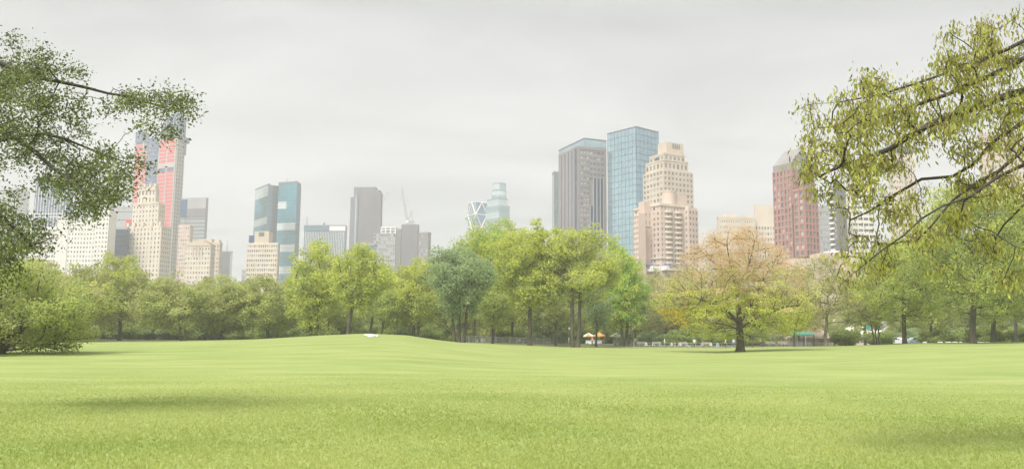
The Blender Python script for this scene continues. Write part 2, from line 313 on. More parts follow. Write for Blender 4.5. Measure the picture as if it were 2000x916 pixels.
def tree(name, label, px, D, top, bot, xl, xr, leaf='mid', K=230, nl=56, sig=.55, size=.38, trunk_px=None, rt=.3, bark=None, shape='round', seed=0,
         group=None, cat='tree', lobes=22, stems=1, tip=.025, depth=1.0, fork=.38, lean=0, sides=5, two=None, cpx=None):
    rng = np.random.default_rng(seed*31+int(px)); tp = trunk_px or px
    b = gp(tp, D); ym = (top+bot)/2; XL = P(xl, ym, D).x-b.x; XR = P(xr, ym, D).x-b.x; z1 = P(px, top, D).z-b.z; z0 = P(px, bot, D).z-b.z
    rx = (XR-XL)/2; cx = (XR+XL)/2; K = int(K*1.5); nl = int(nl*.84); tip = tip*1.3; size = size*.97; pts, cr = crown_pts(rng, K, rx*1.16, rx*1.1*depth, z0-(z1-z0)*.06, z1+.8, lobes, shape, cx, 0)
    pts = pts[pts[:, 2] > .35] if z0 < 1 else pts; cr = cr[:len(pts)]
    root = empty(name, b, label, cat, group)
    Vs, Fs, off = [], [], 0
    for sidx in range(stems):
        hf = z0+(z1-z0)*fork; x0 = 0 if stems == 1 else (sidx-(stems-1)/2)*rt*2.6; m = 7
        tl = [(x0+lean*hf*(q/m)**1.3+(cx*.5*(q/m)**2)+rng.normal(0, .05)*(q > 0)+(0 if stems == 1 else x0*1.2*q/m), rng.normal(0, .05)*(q > 0), -.25+(hf+.25)*q/m) for q in range(m+1)]
        sub = pts if stems == 1 else pts[(np.arange(len(pts)) % stems) == sidx]
        A, par, ti = grow(sub, tl, seg=1.1, rng=rng); r = radii(A, par, tip, rt); r[0] *= 1.45; r[1] *= 1.06
        V, F = tubes(A, par, r, sides); Vs.append(V); Fs.append(F+off); off += len(V)
    mesh_np('trunk', np.vstack(Vs), np.vstack(Fs), bark or BARK, root, smooth=True)
    V, F, rn, idx = leaves(pts, nl, sig, size, crnd=cr, rng=rng)
    mats = [LF[leaf]]; mi = None
    if two:                                         # second leaf kind above / mixed
        h = (pts[:, 2]-z0)/(z1-z0); mi_c = two(pts, h, rng); mi = mi_c[idx]; mats = [LF[leaf]]+[LF[k] for k in two.kinds]
    mesh_np('crown', V, F, mats, root, mi=mi, rnd=rn)
    return root
def copy_thing(o, loc, rz=0, s=1, label=None):
    c = o.copy(); COL.objects.link(c); c.location = loc; c.rotation_euler = (0, 0, rz); c.scale = (s, s, s)
    for ch in o.children:
        d = ch.copy(); COL.objects.link(d); d.parent = c
        for g in ch.children: e = g.copy(); COL.objects.link(e); e.parent = d
    if label: c['label'] = label
    return c
# ================================================================== BUILDINGS
W = dict(
    beige=mat('beige_stone', (.54, .46, .37), .85, var=.10, scale=.12), cream=mat('cream_brick', (.60, .53, .44), .85, var=.08, scale=.12),
    pink=mat('pink_stone', (.58, .46, .39), .85, var=.08, scale=.12), white=mat('white_brick', (.68, .66, .61), .85, var=.07, scale=.12),
    grey=mat('grey_panel', (.17, .17, .19), .7, var=.08, scale=.08), lgrey=mat('light_grey_panel', (.32, .33, .345), .7, var=.08, scale=.08),
    dgrey=mat('dark_grey_panel', (.15, .15, .165), .7, var=.1, scale=.08), brown=mat('brown_grey_stone', (.235, .22, .235), .75, var=.08, scale=.1),
    red=mat('red_sheathing', (.62, .07, .08), .8, var=.1, scale=.2), granite=mat('red_granite', (.38, .19, .17), .7, var=.12, scale=.1),
    navy=mat('navy_netting', (.04, .09, .20), .7, var=.25, scale=.3), steel=mat('pale_steel', (.55, .56, .57), .5, .2, var=.08),
    concrete=mat('raw_concrete', (.38, .36, .34), .9, var=.12, scale=.2), whitem=mat('white_metal', (.78, .78, .76), .5, var=.04), roof=mat('roof_membrane', (.22, .22, .22), .9, var=.2))
GD = mat('dark_window_glass', (.05, .06, .075), .1, 0, var=.3, scale=.5, spec=.6)
GM = mat('grey_window_glass', (.16, .20, .21), .12, .2, var=.3, scale=.5, spec=.6)
GP = mat('drawn_blind', (.42, .41, .38), .5, 0, var=.1, scale=.5)
class Box3:
    """box seen with its near vertical edge at column xc, left face ending at xl, right face at xr; theta = turn of the right face away from us"""
    def __init__(s, xl, xc, xr, ytop, Yc, th, yref=None, ybase=None, minlen=12):
        yr = yref or min(ytop+60, 560); th = R(th); s.C = Vector((Yc*tan_az(xc, yr), Yc)); s.th = th
        dr = Vector((math.cos(th), math.sin(th))); dl = Vector((-math.sin(th), math.cos(th)))
        def solve(d, px):
            k = tan_az(px, yr); den = d.x-k*d.y; t = (k*s.C.y-s.C.x)/den if abs(den) > 1e-4 else 30; return t
        tr = solve(dr, xr) if xr > xc else minlen; tl = solve(dl, xl) if xl < xc else minlen
        tr = tr if 0 < tr < 400 else minlen*2; tl = tl if 0 < tl < 400 else minlen*2
        s.Rp = s.C+dr*tr; s.Lp = s.C+dl*tl; s.B = s.Lp+dr*tr; s.lr, s.ll = tr, tl; s.dr, s.dl = dr, dl
        s.z1 = P(xc, ytop, Yc).z; s.z0 = -1 if ybase is None else P(xc, ybase, Yc).z; s.Yc = Yc; s.xc = xc
    def poly(s, inset=0):
        a = s.dr*inset; b = s.dl*inset
        return [s.C+a+b, s.Rp-a+b, s.B-a-b, s.Lp+a-b]
    def face(s, which): return Face(s.Lp, s.C) if which == 'L' else Face(s.C, s.Rp)
    def z(s, py): return P(s.xc, py, s.Yc).z
class Face:
    def __init__(s, p0, p1): s.p0 = Vector(p0); s.p1 = Vector(p1); s.d = (s.p1-s.p0); s.len = s.d.length; s.d.normalize(); s.n = Vector((s.d.y, -s.d.x))
    def q(s, u, o): p = s.p0+s.d*u+s.n*o; return p
    def box(s, mb, u0, u1, z0, z1, o0, o1, m=0):
        a, b, c, d = s.q(u0, o1), s.q(u1, o1), s.q(u1, o0), s.q(u0, o0)
        mb.hexa([(a.x, a.y, z0), (b.x, b.y, z0), (c.x, c.y, z0), (d.x, d.y, z0), (a.x, a.y, z1), (b.x, b.y, z1), (c.x, c.y, z1), (d.x, d.y, z1)], m)
class Building:
    def __init__(s, name, label, box, wall, cat='building', group=None):
        s.org = Vector((box.C.x, box.C.y, 0)); s.root = empty(name, s.org, label, cat, group); s.wall = wall; s.w = MB(); s.wins = []; s.misc = {}
        s.zvis = 10
    def vol(s, box, inset=0, m=0, z0=None, z1=None): s.w.prism([tuple(p) for p in box.poly(inset)], box.z0 if z0 is None else z0, box.z1 if z1 is None else z1, m)
    def part(s, name, material):
        if name not in s.misc: s.misc[name] = (MB(), material)
        return s.misc[name][0]
    def grid(s, f, z0, z1, cols, fh, wr=.55, hr=.5, proud=.35, m=0, u0=0, u1=None, pal=(0, 0, 1, 1, 2), spand=True, pier=True):
        """wall of proud piers and spandrels with a window pane set back in every cell"""
        u1 = f.len if u1 is None else u1; cw = (u1-u0)/cols; rows = max(1, int((z1-z0)/fh)); fh = (z1-z0)/rows
        if pier:
            pw = cw*(1-wr)
            for c in range(cols+1):
                a = max(u0, u0+c*cw-pw/2); b = min(u1, u0+c*cw+pw/2); f.box(s.w, a, b, z0, z1-.01, -.3, proud, m)
        if spand:
            sh = fh*(1-hr)
            for r_ in range(rows+1):
                a = max(z0, z0+r_*fh-sh/2); b = min(z1, z0+r_*fh+sh/2); f.box(s.w, u0+.01, u1-.01, a, b, -.3, proud-.05, m)
        for r_ in range(rows):
            for c in range(cols): s.wins.append((f, u0+(c+.5)*cw, z0+(r_+.5)*fh, cw*wr*1.04, fh*hr*1.04, random.choice(pal)))
    def ribbon(s, f, z0, z1, fh, hr=.45, proud=.3, m=0, u0=0, u1=None, pal=(0, 1, 1)):
        u1 = f.len if u1 is None else u1; rows = max(1, int((z1-z0)/fh)); fh = (z1-z0)/rows; sh = fh*(1-hr)
        for r_ in range(rows+1):
            a = max(z0, z0+r_*fh-sh/2); b = min(z1, z0+r_*fh+sh/2); f.box(s.w, u0, u1, a, b, -.3, proud, m)
        for r_ in range(rows): s.wins.append((f, (u0+u1)/2, z0+(r_+.5)*fh, (u1-u0)*.985, fh*hr*1.04, random.choice(pal)))
    def curtain(s, f, z0, z1, cols, fh, glassmat, mull, u0=0, u1=None, t=.12, name='glazing', th=.22):
        u1 = f.len if u1 is None else u1; g = s.part(name, glassmat); f.box(g, u0, u1, z0, z1, -.2, .12); mm = s.part('mullions', mull)
        for c in range(cols+1): u = u0+(u1-u0)*c/cols; f.box(mm, max(u0, u-t/2), min(u1, u+t/2), z0, z1+.02, .1, .25)
        n = max(1, int((z1-z0)/fh))
        for r_ in range(n+1): z = z0+(z1-z0)*r_/n; f.box(mm, u0, u1, max(z0, z-th/2), min(z1, z+th/2), .1, .22)
    def finish(s, mats=None):
        o = s.org
        s.w.build('wall', mats or s.wall, s.root, o)
        for k, (mb, mt) in s.misc.items(): mb.build(k, mt, s.root, o)
        if not s.wins: return s.root
        wins = sorted(s.wins, key=lambda t: -t[3]*t[4] if False else -t[2])      # the upper ones stand clear of the trees
        keep, rest = wins[:100], wins[100:]; cache = {}
        for (f, u, z, ww, hh, k) in keep:
            key = (round(ww, 1), round(hh, 1), k)
            if key not in cache:
                mb = MB(); mb.box(-ww/2, ww/2, -.05, .25, -hh/2, hh/2, 0); mb.box(-.04, .04, -.09, -.04, -hh/2, hh/2, 1) if ww < 5 else [mb.box(-ww/2+ww*q/8-.05, -ww/2+ww*q/8+.05, -.09, -.04, -hh/2, hh/2, 1) for q in range(1, 8)]
                me_o = mb.build('window', [(GD, GM, GP)[k], W['steel']], s.root); cache[key] = me_o; w_ = me_o
            else:
                w_ = cache[key].copy(); COL.objects.link(w_); w_.parent = s.root
            p = f.q(u, .03); w_.location = (p.x-o.x, p.y-o.y, z); w_.rotation_euler = (0, 0, math.atan2(f.d.y, f.d.x))
        if rest:
            mb = MB()
            for (f, u, z, ww, hh, k) in rest: f.box(mb, u-ww/2, u+ww/2, z-hh/2, z+hh/2, -.22, .08, k)
            ob = mb.build('window', [GD, GM, GP], s.root, o); tag(ob, kind='stuff')
        return s.root

GB = glass('teal_glass', (.36, .50, .56), litfrac=.0)
GB2 = glass('office_glass', (.07, .31, .40), cell=(1.5, 1.5, 3.9), lit=(.80, .88, .88), litfrac=.36)
GSKY = glass('sky_blue_glass', (.36, .53, .62), cell=(3, 3, 4), var=.2)
GNAVY = glass('navy_glass', (.05, .12, .25), var=.3)
GPALE = glass('pale_glass', (.55, .66, .70), var=.2)
MUL = mat('mullion_metal', (.13, .17, .20), .5, .4); MULW = W['whitem']; MULD = mat('dark_mullion', (.10, .13, .17), .5, .4)

def simple(name, label, xl, xc, xr, ytop, Yc, th, wall, mode='grid', cols=(4, 6), fh=3.6, ybot=560, wr=.55, hr=.5, roof=None, g=None, mull=None, pal=(0, 0, 1, 1, 2), yref=None, proud=.35, parapet=1.2):
    b = Box3(xl, xc, xr, ytop, Yc, th, yref); B = Building(name, label, b, W[wall] if isinstance(wall, str) else wall); B.vol(b, .25)
    z0 = max(4, b.z(ybot)); top = b.z1-parapet
    for wch, n in (('L', cols[0]), ('R', cols[1])):
        f = b.face(wch)
        if n == 0: continue
        if mode == 'grid': B.grid(f, z0, top, n, fh, wr, hr, pal=pal, proud=proud)
        elif mode == 'ribbon': B.ribbon(f, z0, top, fh, hr, pal=pal, proud=proud)
        elif mode == 'curtain': B.curtain(f, z0, top, n, fh, g, mull or MUL)
        f.box(B.w, -.3, f.len+.3, top+.003, b.z1+.3, -.4, proud+.12)
        f.box(B.w, 0, f.len, -1, z0-.003, -.3, proud)
    return B, b

# ---- far left
B, b = simple('slab_tower', 'pale grey slab tower seen through the leaves at far left edge', -60, 30, 54, 368, 1300, 80, 'lgrey', 'ribbon', (1, 1), fh=5, ybot=520, hr=.3, pal=(1,)); B.finish()
B, b = simple('office_tower', 'dark blue striped glass tower with thin white fins above white apartment block', 66, 131, 140, 352, 900, 84, 'lgrey', 'curtain', (1, 1), 4, 470, g=GNAVY, mull=MULD)
fn = B.part('fin', W['whitem']); f = b.face('L')
for k in range(12): u = f.len*(k+.5)/12; f.box(fn, u-.22, u+.22, b.z(470), b.z1-1, .25, .8)
for py in (418, 424): f.box(fn, f.len*.02, f.len*.98, b.z(py), b.z(py)+.7, .26, .6)
B.finish()
# white apartment block: three joined wings
b1 = Box3(55, 212, 216, 443, 620, 86, 470); B = Building('apartment_block', 'white brick apartment block with dark ribbon windows and a stair tower', b1, W['white']); B.vol(b1, .3)
f = b1.face('L'); z0 = b1.z(540); zt1 = b1.z1
B.grid(f, z0, zt1-1, 12, 3.1, .72, .45, u0=0, u1=f.len*.36, pal=(0, 1, 1, 2), proud=.3)
f.box(B.w, f.len*.36, f.len*.50, z0, b1.z(424), -6, 1.2)
for k in range(3): B.wins.append((Face(f.q(0, 1.18), f.q(f.len, 1.18)), f.len*(.385+.045*k), b1.z(428), 2.2, 1.5, 0))
f2 = Face(f.q(f.len*.5, .4), f.q(f.len*.84, .4)); f2.box(B.w, 0, f2.len, -1, b1.z(434), -8, 0)
B.grid(f2, z0, b1.z(436), 9, 3.3, .42, .42, pal=(0, 0, 1, 2), proud=.3)
f3 = Face(f.q(f.len*.84, 1), f.q(f.len, 1)); f3.box(B.w, 0, f3.len, -1, b1.z(412), -10, 0)
B.grid(f3, z0, b1.z(416), 4, 3.3, .45, .42, pal=(0, 0, 1, 2), proud=.3); B.finish()
B, b = simple('slab_building', 'plain pale grey slab rising behind small blue glass block', 206, 256, 262, 404, 900, 84, 'lgrey', 'ribbon', (1, 1), 8, 470, hr=.12, pal=(1,)); B.finish()
B, b = simple('glass_block', 'low blue glass block between white apartments and construction tower', 212, 244, 250, 445, 640, 84, 'lgrey', 'curtain', (10, 2), 3.6, 560, g=GNAVY, mull=MUL); B.finish()
B, b = simple('narrow_block', 'narrow block with pink red banded front left of the cream prewar tower', 243, 257, 262, 430, 690, 84, 'red', 'grid', (3, 2), 3.4, 540, wr=.35, hr=.4, pal=(1, 2)); B.finish()
# ---- tower under construction
D = 1000
b = Box3(262, 343, 358, 268, D, 62, 330); B = Building('unfinished_tower', 'supertall tower under construction clad in red sheathing with blue hoist strip', b, W['dgrey']); 
B.vol(b, .5); f = b.face('L'); g = b.face('R')
for (a, c, nm, mt, top, bot, o) in ((0, .19, 'red_bay', W['red'], 272, 560, .4), (.215, .30, 'red_bay', W['red'], 290, 560, .3), (.60, .775, 'red_bay', W['red'], 258, 508, .4), (.80, .965, 'red_bay', W['red'], 258, 508, .4)):
    mb = MB(); f.box(mb, f.len*a, f.len*c, b.z(bot), min(b.z(top), b.z1-.5), -.2, o); mb.build(nm, mt, B.root, B.org)
hs = B.part('hoist_strip', W['navy']); f.box(hs, f.len*.315, f.len*.58, b.z(560), b.z1+2, -.2, 1.6)
ht = B.part('hoist_truss', W['lgrey'])
zz = b.z(540)
while zz < b.z1:
    f.box(ht, f.len*.34, f.len*.555, zz, zz+.5, 1.59, 2.0)
    f.box(ht, f.len*(.36 if int(zz) % 2 else .44), f.len*(.42 if int(zz) % 2 else .5), zz+1.5, zz+2.6, 1.59, 2.2, 0); zz += 5.2
fl = B.part('floor_edges', W['concrete'])
zz = b.z(555)
while zz < b.z1-2:
    f.box(fl, 0, f.len*.31, zz, zz+1.1, -.1, .75)
    if zz > b.z(512): f.box(fl, f.len*.585, f.len, zz, zz+1.1, -.1, .75)
    g.box(fl, 0, g.len, zz, zz+1.4, -.1, .9); zz += 4.6
for u in (.0, .195, .585, .78, .97): f.box(fl, f.len*u, f.len*u+f.len*.025, b.z(555), b.z1, -.1, .95)
for u in (.0, .3, .62, .92): g.box(fl, g.len*u, g.len*u+g.len*.06, b.z(555), b.z1, -.1, 1.1)
f.box(fl, f.len*.585, f.len, b.z(326), b.z(318), -.1, 1.1)
bb = B.part('louvre_band', W['navy']); f.box(bb, f.len*.61, f.len*.96, b.z(333), b.z(326.5), .3, .82); bb = B.part('lower_netting', W['navy']); f.box(bb, f.len*.585, f.len, b.z(556), b.z(509), .2, 1.1)
cr = B.part('crown_formwork', W['navy']); zt_ = b.z1
for (a, c, top, dep) in ((.0, .17, 247, 8), (.22, .5, 262, 8), (.62, .98, 240, 10), (.7, 1.0, 228, 12), (.86, 1.08, 222, 3)):
    f.box(cr, f.len*a, f.len*c, zt_+.01*dep, b.z(top), -dep, .9)
g.box(cr, -1, g.len*.9, zt_, b.z(252), -4, .8); g.box(cr, g.len*.5, g.len*1.45, b.z(276), b.z(266), -2, 2.2); g.box(cr, g.len*.8, g.len*1.15, b.z(300), b.z(276), -2, 1.2)
cr2 = B.part('screen_mast', W['lgrey'])
for u in (.05, .3, .66, .74, .82, .9, .97): f.box(cr2, f.len*u, f.len*u+.7, zt_, b.z(236-12*(u > .7)), .95, 1.6)
B.finish()
# ---- beige prewar tower in front of it
D = 640; b = Box3(256, 306, 318, 396, D, 70, 470); B = Building('prewar_tower', 'slim cream stone tower with stepped turreted top in front of red tower', b, W['cream']); B.vol(b, .3)
f = b.face('L'); g = b.face('R'); B.grid(f, b.z(560), b.z1-1, 8, 3.4, .38, .5, pal=(1, 1, 2, 0)); B.grid(g, b.z(560), b.z1-1, 4, 3.4, .38, .5, pal=(0, 1, 1, 2))
bt = Box3(269, 303, 309, 364, D+4, 70, 400); B.vol(bt, .2, z0=b.z1-.5); ft = bt.face('L'); B.grid(ft, b.z1+.2, bt.z1-2, 5, 4.2, .35, .6, pal=(1, 0)); B.grid(bt.face('R'), b.z1+.2, bt.z1-2, 2, 4.2, .35, .6, pal=(1, 0))
for u in (0, .3, .62, .9): ft.box(B.w, ft.len*u, ft.len*u+ft.len*.1, bt.z1-.5, bt.z1+2.2, -2.5, .6)
bs = Box3(243, 312, 332, 440, D-3, 70, 500); 
fl_ = bs.face('L'); B.vol(bs, .3); B.grid(fl_, b.z(560), bs.z1-1, 10, 3.4, .36, .5, pal=(1, 1, 2, 0), proud=.3); B.grid(bs.face('R'), b.z(560), bs.z1-1, 5, 3.4, .4, .5, pal=(0, 1))
for u in (.02, .2, .44, .7, .93): fl_.box(B.w, fl_.len*u, fl_.len*(u+.055), bs.z1-.2, bs.z1+3, -3, .5)
pt = B.part('parapet', W['beige']); ft.box(pt, -.4, ft.len+.4, bt.z1-3.2, bt.z1-2, -.2, .7); f.box(pt, -.4, f.len+.4, b.z1-1, b.z1+.4, -.4, .62)
B.finish()
# ---- grey tower behind and right
b = Box3(352, 401, 406, 386, 820, 80, 430); B = Building('office_tower', 'grey office tower with blank top storeys and ribbon windows', b, W['lgrey']); B.vol(b, .3)
f = b.face('L'); f.box(B.w, 0, f.len, b.z(420), b.z1, -.3, .5); db = B.part('dark_band', W['grey']); f.box(db, f.len*.25, f.len, b.z(424), b.z(407), .4, .62)
B.ribbon(f, b.z(520), b.z(424.5), 3.6, .5, u0=f.len*.28, pal=(1,)); B.grid(f, b.z(540), b.z(424.5), 2, 3.6, .7, .6, u0=0, u1=f.len*.27, pal=(1, 0)); nb = B.part('blue_bay', GNAVY); f.box(nb, 0, f.len*.26, b.z(424), b.z(389), .52, .7); B.finish()
B, b = simple('apartment_tower', 'slim pinkish apartment tower squeezed beside the red tower', 346, 368, 374, 440, 760, 78, 'pink', 'grid', (5, 2), 3.4, 550, pal=(1, 2, 2)); B.finish()
b = Box3(361, 410, 418, 480, 600, 78, 510); B = Building('arched_building', 'cream building with rounded gable top below the grey office tower', b, W['cream']); B.vol(b, .3); f = b.face('L')
B.grid(f, b.z(556), b.z1-.5, 9, 3.3, .5, .5, pal=(1, 2, 2)); B.grid(b.face('R'), b.z(556), b.z1-.5, 3, 3.3, .5, .5, pal=(1, 0))
gb = B.part('gable', W['beige'])
for k, (a, c) in enumerate(((.0, 1), (.06, .94), (.14, .86), (.26, .74))): f.box(gb, f.len*a, f.len*c, b.z1+k*.95, b.z1+(k+1)*.95-.003, -6, .4)
for u in (.3, .42, .54, .66): f.box(gb, f.len*u, f.len*u+.7, b.z(500), b.z1-.6, .3, .7)
B.finish()
B, b = simple('stepped_building', 'narrow beige stepped block right of the arched building', 399, 426, 431, 474, 700, 78, 'beige', 'grid', (5, 2), 3.4, 550, pal=(1, 1, 2)); f = b.face('L'); f.box(B.w, -8, f.len*.35, b.z1, b.z(466), -8, -1); f.box(B.w, f.len*.55, f.len*.9, b.z1+.3, b.z(468), -5, -1); B.finish()
B, b = simple('distant_tower', 'small pale blue distant tower with thin mast', 429, 447, 451, 491, 1100, 78, 'lgrey', 'curtain', (8, 2), 4, 550, g=GPALE, mull=MUL); ms = B.part('mast', W['steel']); p = b.poly()[0]; q = b.Lp+(b.C-b.Lp)*.45
ms.tube((q.x, q.y+6, b.z1-1), (q.x, q.y+6, b.z(478)), 1.1, .8); ms.tube((q.x, q.y+6, b.z(478)), (q.x, q.y+6, b.z(466)), .5, .3); B.finish()
B, b = simple('distant_block', 'sliver of pale grey block left of cream apartment tower', 471, 481, 484, 527, 900, 78, 'lgrey', 'grid', (3, 1), 4, 560, pal=(1, 2)); B.finish()
# ---- twin blue glass slabs
b = Box3(497, 522, 544, 361, 900, 35, 420); B = Building('glass_tower', 'tall blue green glass tower of two joined slabs with pale lit floors', b, W['dgrey']); B.vol(b, .3)
b2 = Box3(542, 578, 586, 356, 890, 72, 420); B.vol(b2, .3)
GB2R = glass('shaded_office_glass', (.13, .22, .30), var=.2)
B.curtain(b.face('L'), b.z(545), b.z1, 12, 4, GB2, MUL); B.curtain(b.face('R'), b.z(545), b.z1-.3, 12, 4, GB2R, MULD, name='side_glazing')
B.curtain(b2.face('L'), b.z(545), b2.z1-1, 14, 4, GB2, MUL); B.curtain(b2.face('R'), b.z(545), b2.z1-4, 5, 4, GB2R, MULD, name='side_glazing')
rp_ = B.part('parapet', W['dgrey']); b2.face('L').box(rp_, -.2, b2.ll+.2, b2.z1-1, b2.z1+1, -2, .4); b.face('L').box(rp_, -.2, b.ll+.2, b.z1, b.z1+1.2, -2, .4)
ms = B.part('mast', MULD); q = b2.Lp+(b2.C-b2.Lp)*.4; ms.tube((q.x, q.y+3, b2.z1-1), (q.x, q.y+3, b2.z(347)), .45, .2); q = b2.C; ms.tube((q.x-1, q.y+3, b2.z1-1), (q.x-3, q.y+3, b2.z(352)), .7, .3); B.finish()
# ---- beige apartment tower in front
b = Box3(482, 541, 545, 474, 560, 82, 510); B = Building('apartment_tower', 'cream apartment tower with rows of paired dark windows and a rooftop bulkhead', b, W['cream']); B.vol(b, .3); f = b.face('L')
B.grid(f, b.z(560), b.z1-.7, 14, 3.0, .55, .5, pal=(0, 0, 0, 1, 2)); B.grid(b.face('R'), b.z(560), b.z1-.7, 2, 3, .5, .5)
bk = B.part('rooftop_bulkhead', W['beige']); f.box(bk, f.len*.2, f.len*.68, b.z1, b.z(451), -7, -.8); f.box(B.part('bulkhead_window', GM), f.len*.34, f.len*.52, b.z(461), b.z(453), -.9, -.7)
bx = B.part('water_tank_enclosure', W['navy']); f.box(bx, f.len*.02, f.len*.19, b.z1, b.z(459), -5, -.6); B.finish()
# ---- slab office with fins
b = Box3(593, 674, 678, 440, 780, 86, 470); B = Building('office_block', 'broad blue grey office block with white vertical fins and flat roof band', b, W['lgrey']); B.vol(b, .3); f = b.face('L')
B.curtain(f, b.z(520), b.z(452), 24, 4, glass('grey_blue_glass', (.34, .41, .47), var=.2), MUL); fn = B.part('fin', W['whitem'])
for k in range(25): u = f.len*k/25; f.box(fn, u, u+.22, b.z(520), b.z(451.5), .2, .7)
rb = B.part('roof_band', mat('blue_band', (.13, .20, .28), .4)); f.box(rb, 0, f.len*.62, b.z(451), b.z1-.2, -.2, .9); wb = B.part('pale_band', W['whitem']); f.box(wb, f.len*.62, f.len, b.z(451), b.z1-.7, -.2, .85)
f.box(B.w, -.2, f.len+.2, b.z1-.65, b.z1+.3, -.3, 1.1)
ms = B.part('mast', MULD); q = f.q(f.len*.04, -3); ms.tube((q.x, q.y, b.z1), (q.x, q.y, b.z(422)), .35, .2); q = f.q(f.len*.46, -3); ms.tube((q.x, q.y, b.z1), (q.x, q.y, b.z(434)), 1.0, .6); B.finish()
# ---- grey slab
b = Box3(689, 743, 747, 376, 900, 84, 430); B = Building('slab_tower', 'blank grey slab tower with stepped top and pale blue vertical strip', b, W['grey']); B.vol(b, .3); f = b.face('L')
f.box(B.w, 0, f.len*.93, b.z1-.5, b.z(371), -9, -.4); f.box(B.w, 0, f.len*.78, b.z1-.5, b.z(365), -9.3, -.2)
b2 = Box3(683, 692, 694, 385, 903, 84, 430); B.vol(b2, .1); sp = B.part('glass_strip', glass('strip_glass', (.42, .50, .60), var=.1)); f.box(sp, f.len*.07, f.len*.14, b.z(520), b.z(383), .0, .5); f.box(B.part('dark_strip', W['dgrey']), f.len*.15, f.len*.19, b.z(520), b.z(383), .0, .5)
ln_ = B.part('panel_joint', W['dgrey'])
for k in range(1, 36): z = b.z(520)+(b.z1-b.z(520))*k/36; f.box(ln_, f.len*.2, f.len, z, z+.16, .0, .04)
B.finish()
B, b = simple('small_glass_block', 'small teal glass block with white base between grey slab and treetops', 708, 730, 733, 476, 700, 84, 'lgrey', 'curtain', (8, 1), 3.5, 491, g=glass('teal_dark', (.15, .30, .36), var=.2), mull=MUL); B.finish()
b = Box3(730, 772, 775, 456, 820, 84, 480); B = Building('glazed_apartments', 'pale glazed building with open white frames on its roof', b, W['lgrey']); B.vol(b, .3); f = b.face('L'); B.grid(f, b.z(520), b.z1, 9, 3.3, .62, .6, pal=(1, 2, 2, 0)); fr = B.part('roof_frame', W['whitem'])
for u in (.3, .52, .74, .96): f.box(fr, f.len*u, f.len*u+.8, b.z1, b.z(443), -1, 0); f.box(fr, f.len*u, f.len*u+.8, b.z1, b.z(443), -9, -8)
f.box(fr, f.len*.3, f.len, b.z(445), b.z(443.2), -9.2, .2); f.box(fr, f.len*.3, f.len, b.z(450), b.z(449), -9.1, .1); B.finish()
b = Box3(783, 816, 819, 438, 860, 84, 470); B = Building('plain_tower', 'blank grey tower carrying a tower crane on its roof', b, W['grey']); B.vol(b, .3); f = b.face('L'); f.box(B.w, -f.len*.36, -.01, -1, b.z(447), -12, .1)
ln_ = B.part('panel_joint', W['dgrey'])
for k in range(1, 16): z = b.z(520)+(b.z1-b.z(520))*k/16; f.box(ln_, 0, f.len, z, z+.16, -.26, -.2)
B.finish(); CR2 = (f.q(f.len*.25, -8), b.z1)
B, b = simple('stone_block', 'small brownish grey block right of the blank grey crane tower', 817, 835, 840, 454, 800, 70, 'brown', 'grid', (4, 2), 3.5, 500, pal=(1, 1, 2)); B.finish()
# ---- cranes
def crane(label, base, z0, mast_h, tip, back, hook):
    root = empty('tower_crane', (base.x, base.y, z0), label, 'crane', 'tower cranes on the skyline')
    o = Vector((base.x, base.y, z0)); mt = mat('crane_steel', (.36, .34, .33), .6); top = o+Vector((0, 0, mast_h))
    def lat(mb, a, b_, w_, n):
        a = Vector(a); b_ = Vector(b_); d = (b_-a).normalized(); u = d.cross(Vector((0, 1, 0))).normalized()*w_; v = d.cross(u).normalized()*w_
        cs = [u+v, u-v, -u-v, -u+v]
        for c in cs: mb.tube(a+c, b_+c*.5, .28, .2, 4)
        for k in range(n):
            f0, f1 = k/n, (k+1)/n; s0 = 1-.5*f0; s1 = 1-.5*f1
            for j in range(4): mb.tube(a.lerp(b_, f0)+cs[j]*s0, a.lerp(b_, f1)+cs[(j+1) % 4]*s1, .16, .16, 4)
    m1 = MB(); lat(m1, o-Vector((0, 0, 1)), top, 1.1, 4); m1.build('mast', mt, root, o)
    j = MB(); lat(j, top, tip, 1.0, 14); j.build('jib', mt, root, o)
    c = MB(); lat(c, top, top+Vector((back, 0, 1)), 1.0, 3); bx_ = top+Vector((back, 0, 1)); c.box(bx_.x-1.5, bx_.x+1.5, bx_.y-1.5, bx_.y+1.5, bx_.z-2.4, bx_.z+.6); c.build('counter_jib', mt, root, o)
    a = MB(); ap = top+Vector((back*.75, 0, 13)); a.tube(top, ap, .4, .3, 5); a.tube(bx_, ap, .35, .25, 5); a.tube(ap, tip, .12, .12, 4); a.tube(ap, top+Vector((back*.4, 0, 0)), .3, .2, 4); a.build('a_frame', mt, root, o)
    k = MB(); k.box(top.x-1.3, top.x+1.3, top.y-2.6, top.y-1.2, top.z-1, top.z+1.5); k.build('cab', W['whitem'], root, o)
    h = MB(); tv = Vector(tip); h.tube(tv, tv-Vector((0, 0, hook)), .1, .1, 4); h.box(tv.x-.6, tv.x+.6, tv.y-.6, tv.y+.6, tv.z-hook-1.2, tv.z-hook); h.build('hook', mt, root, o)
q, z1 = CR2; crane('grey luffing crane with near upright jib on blank grey tower', q, z1, P(790, 434, q.y).z-z1, P(785, 367, q.y), 5.5, 12)
q = P(744, 398, 1300); crane('distant crane jib leaning right just beside the grey slab tower', Vector((P(735, 440, 1300).x, 1300)), 90, P(738, 420, 1300).z-90, P(758, 375, 1300), -9, 10)
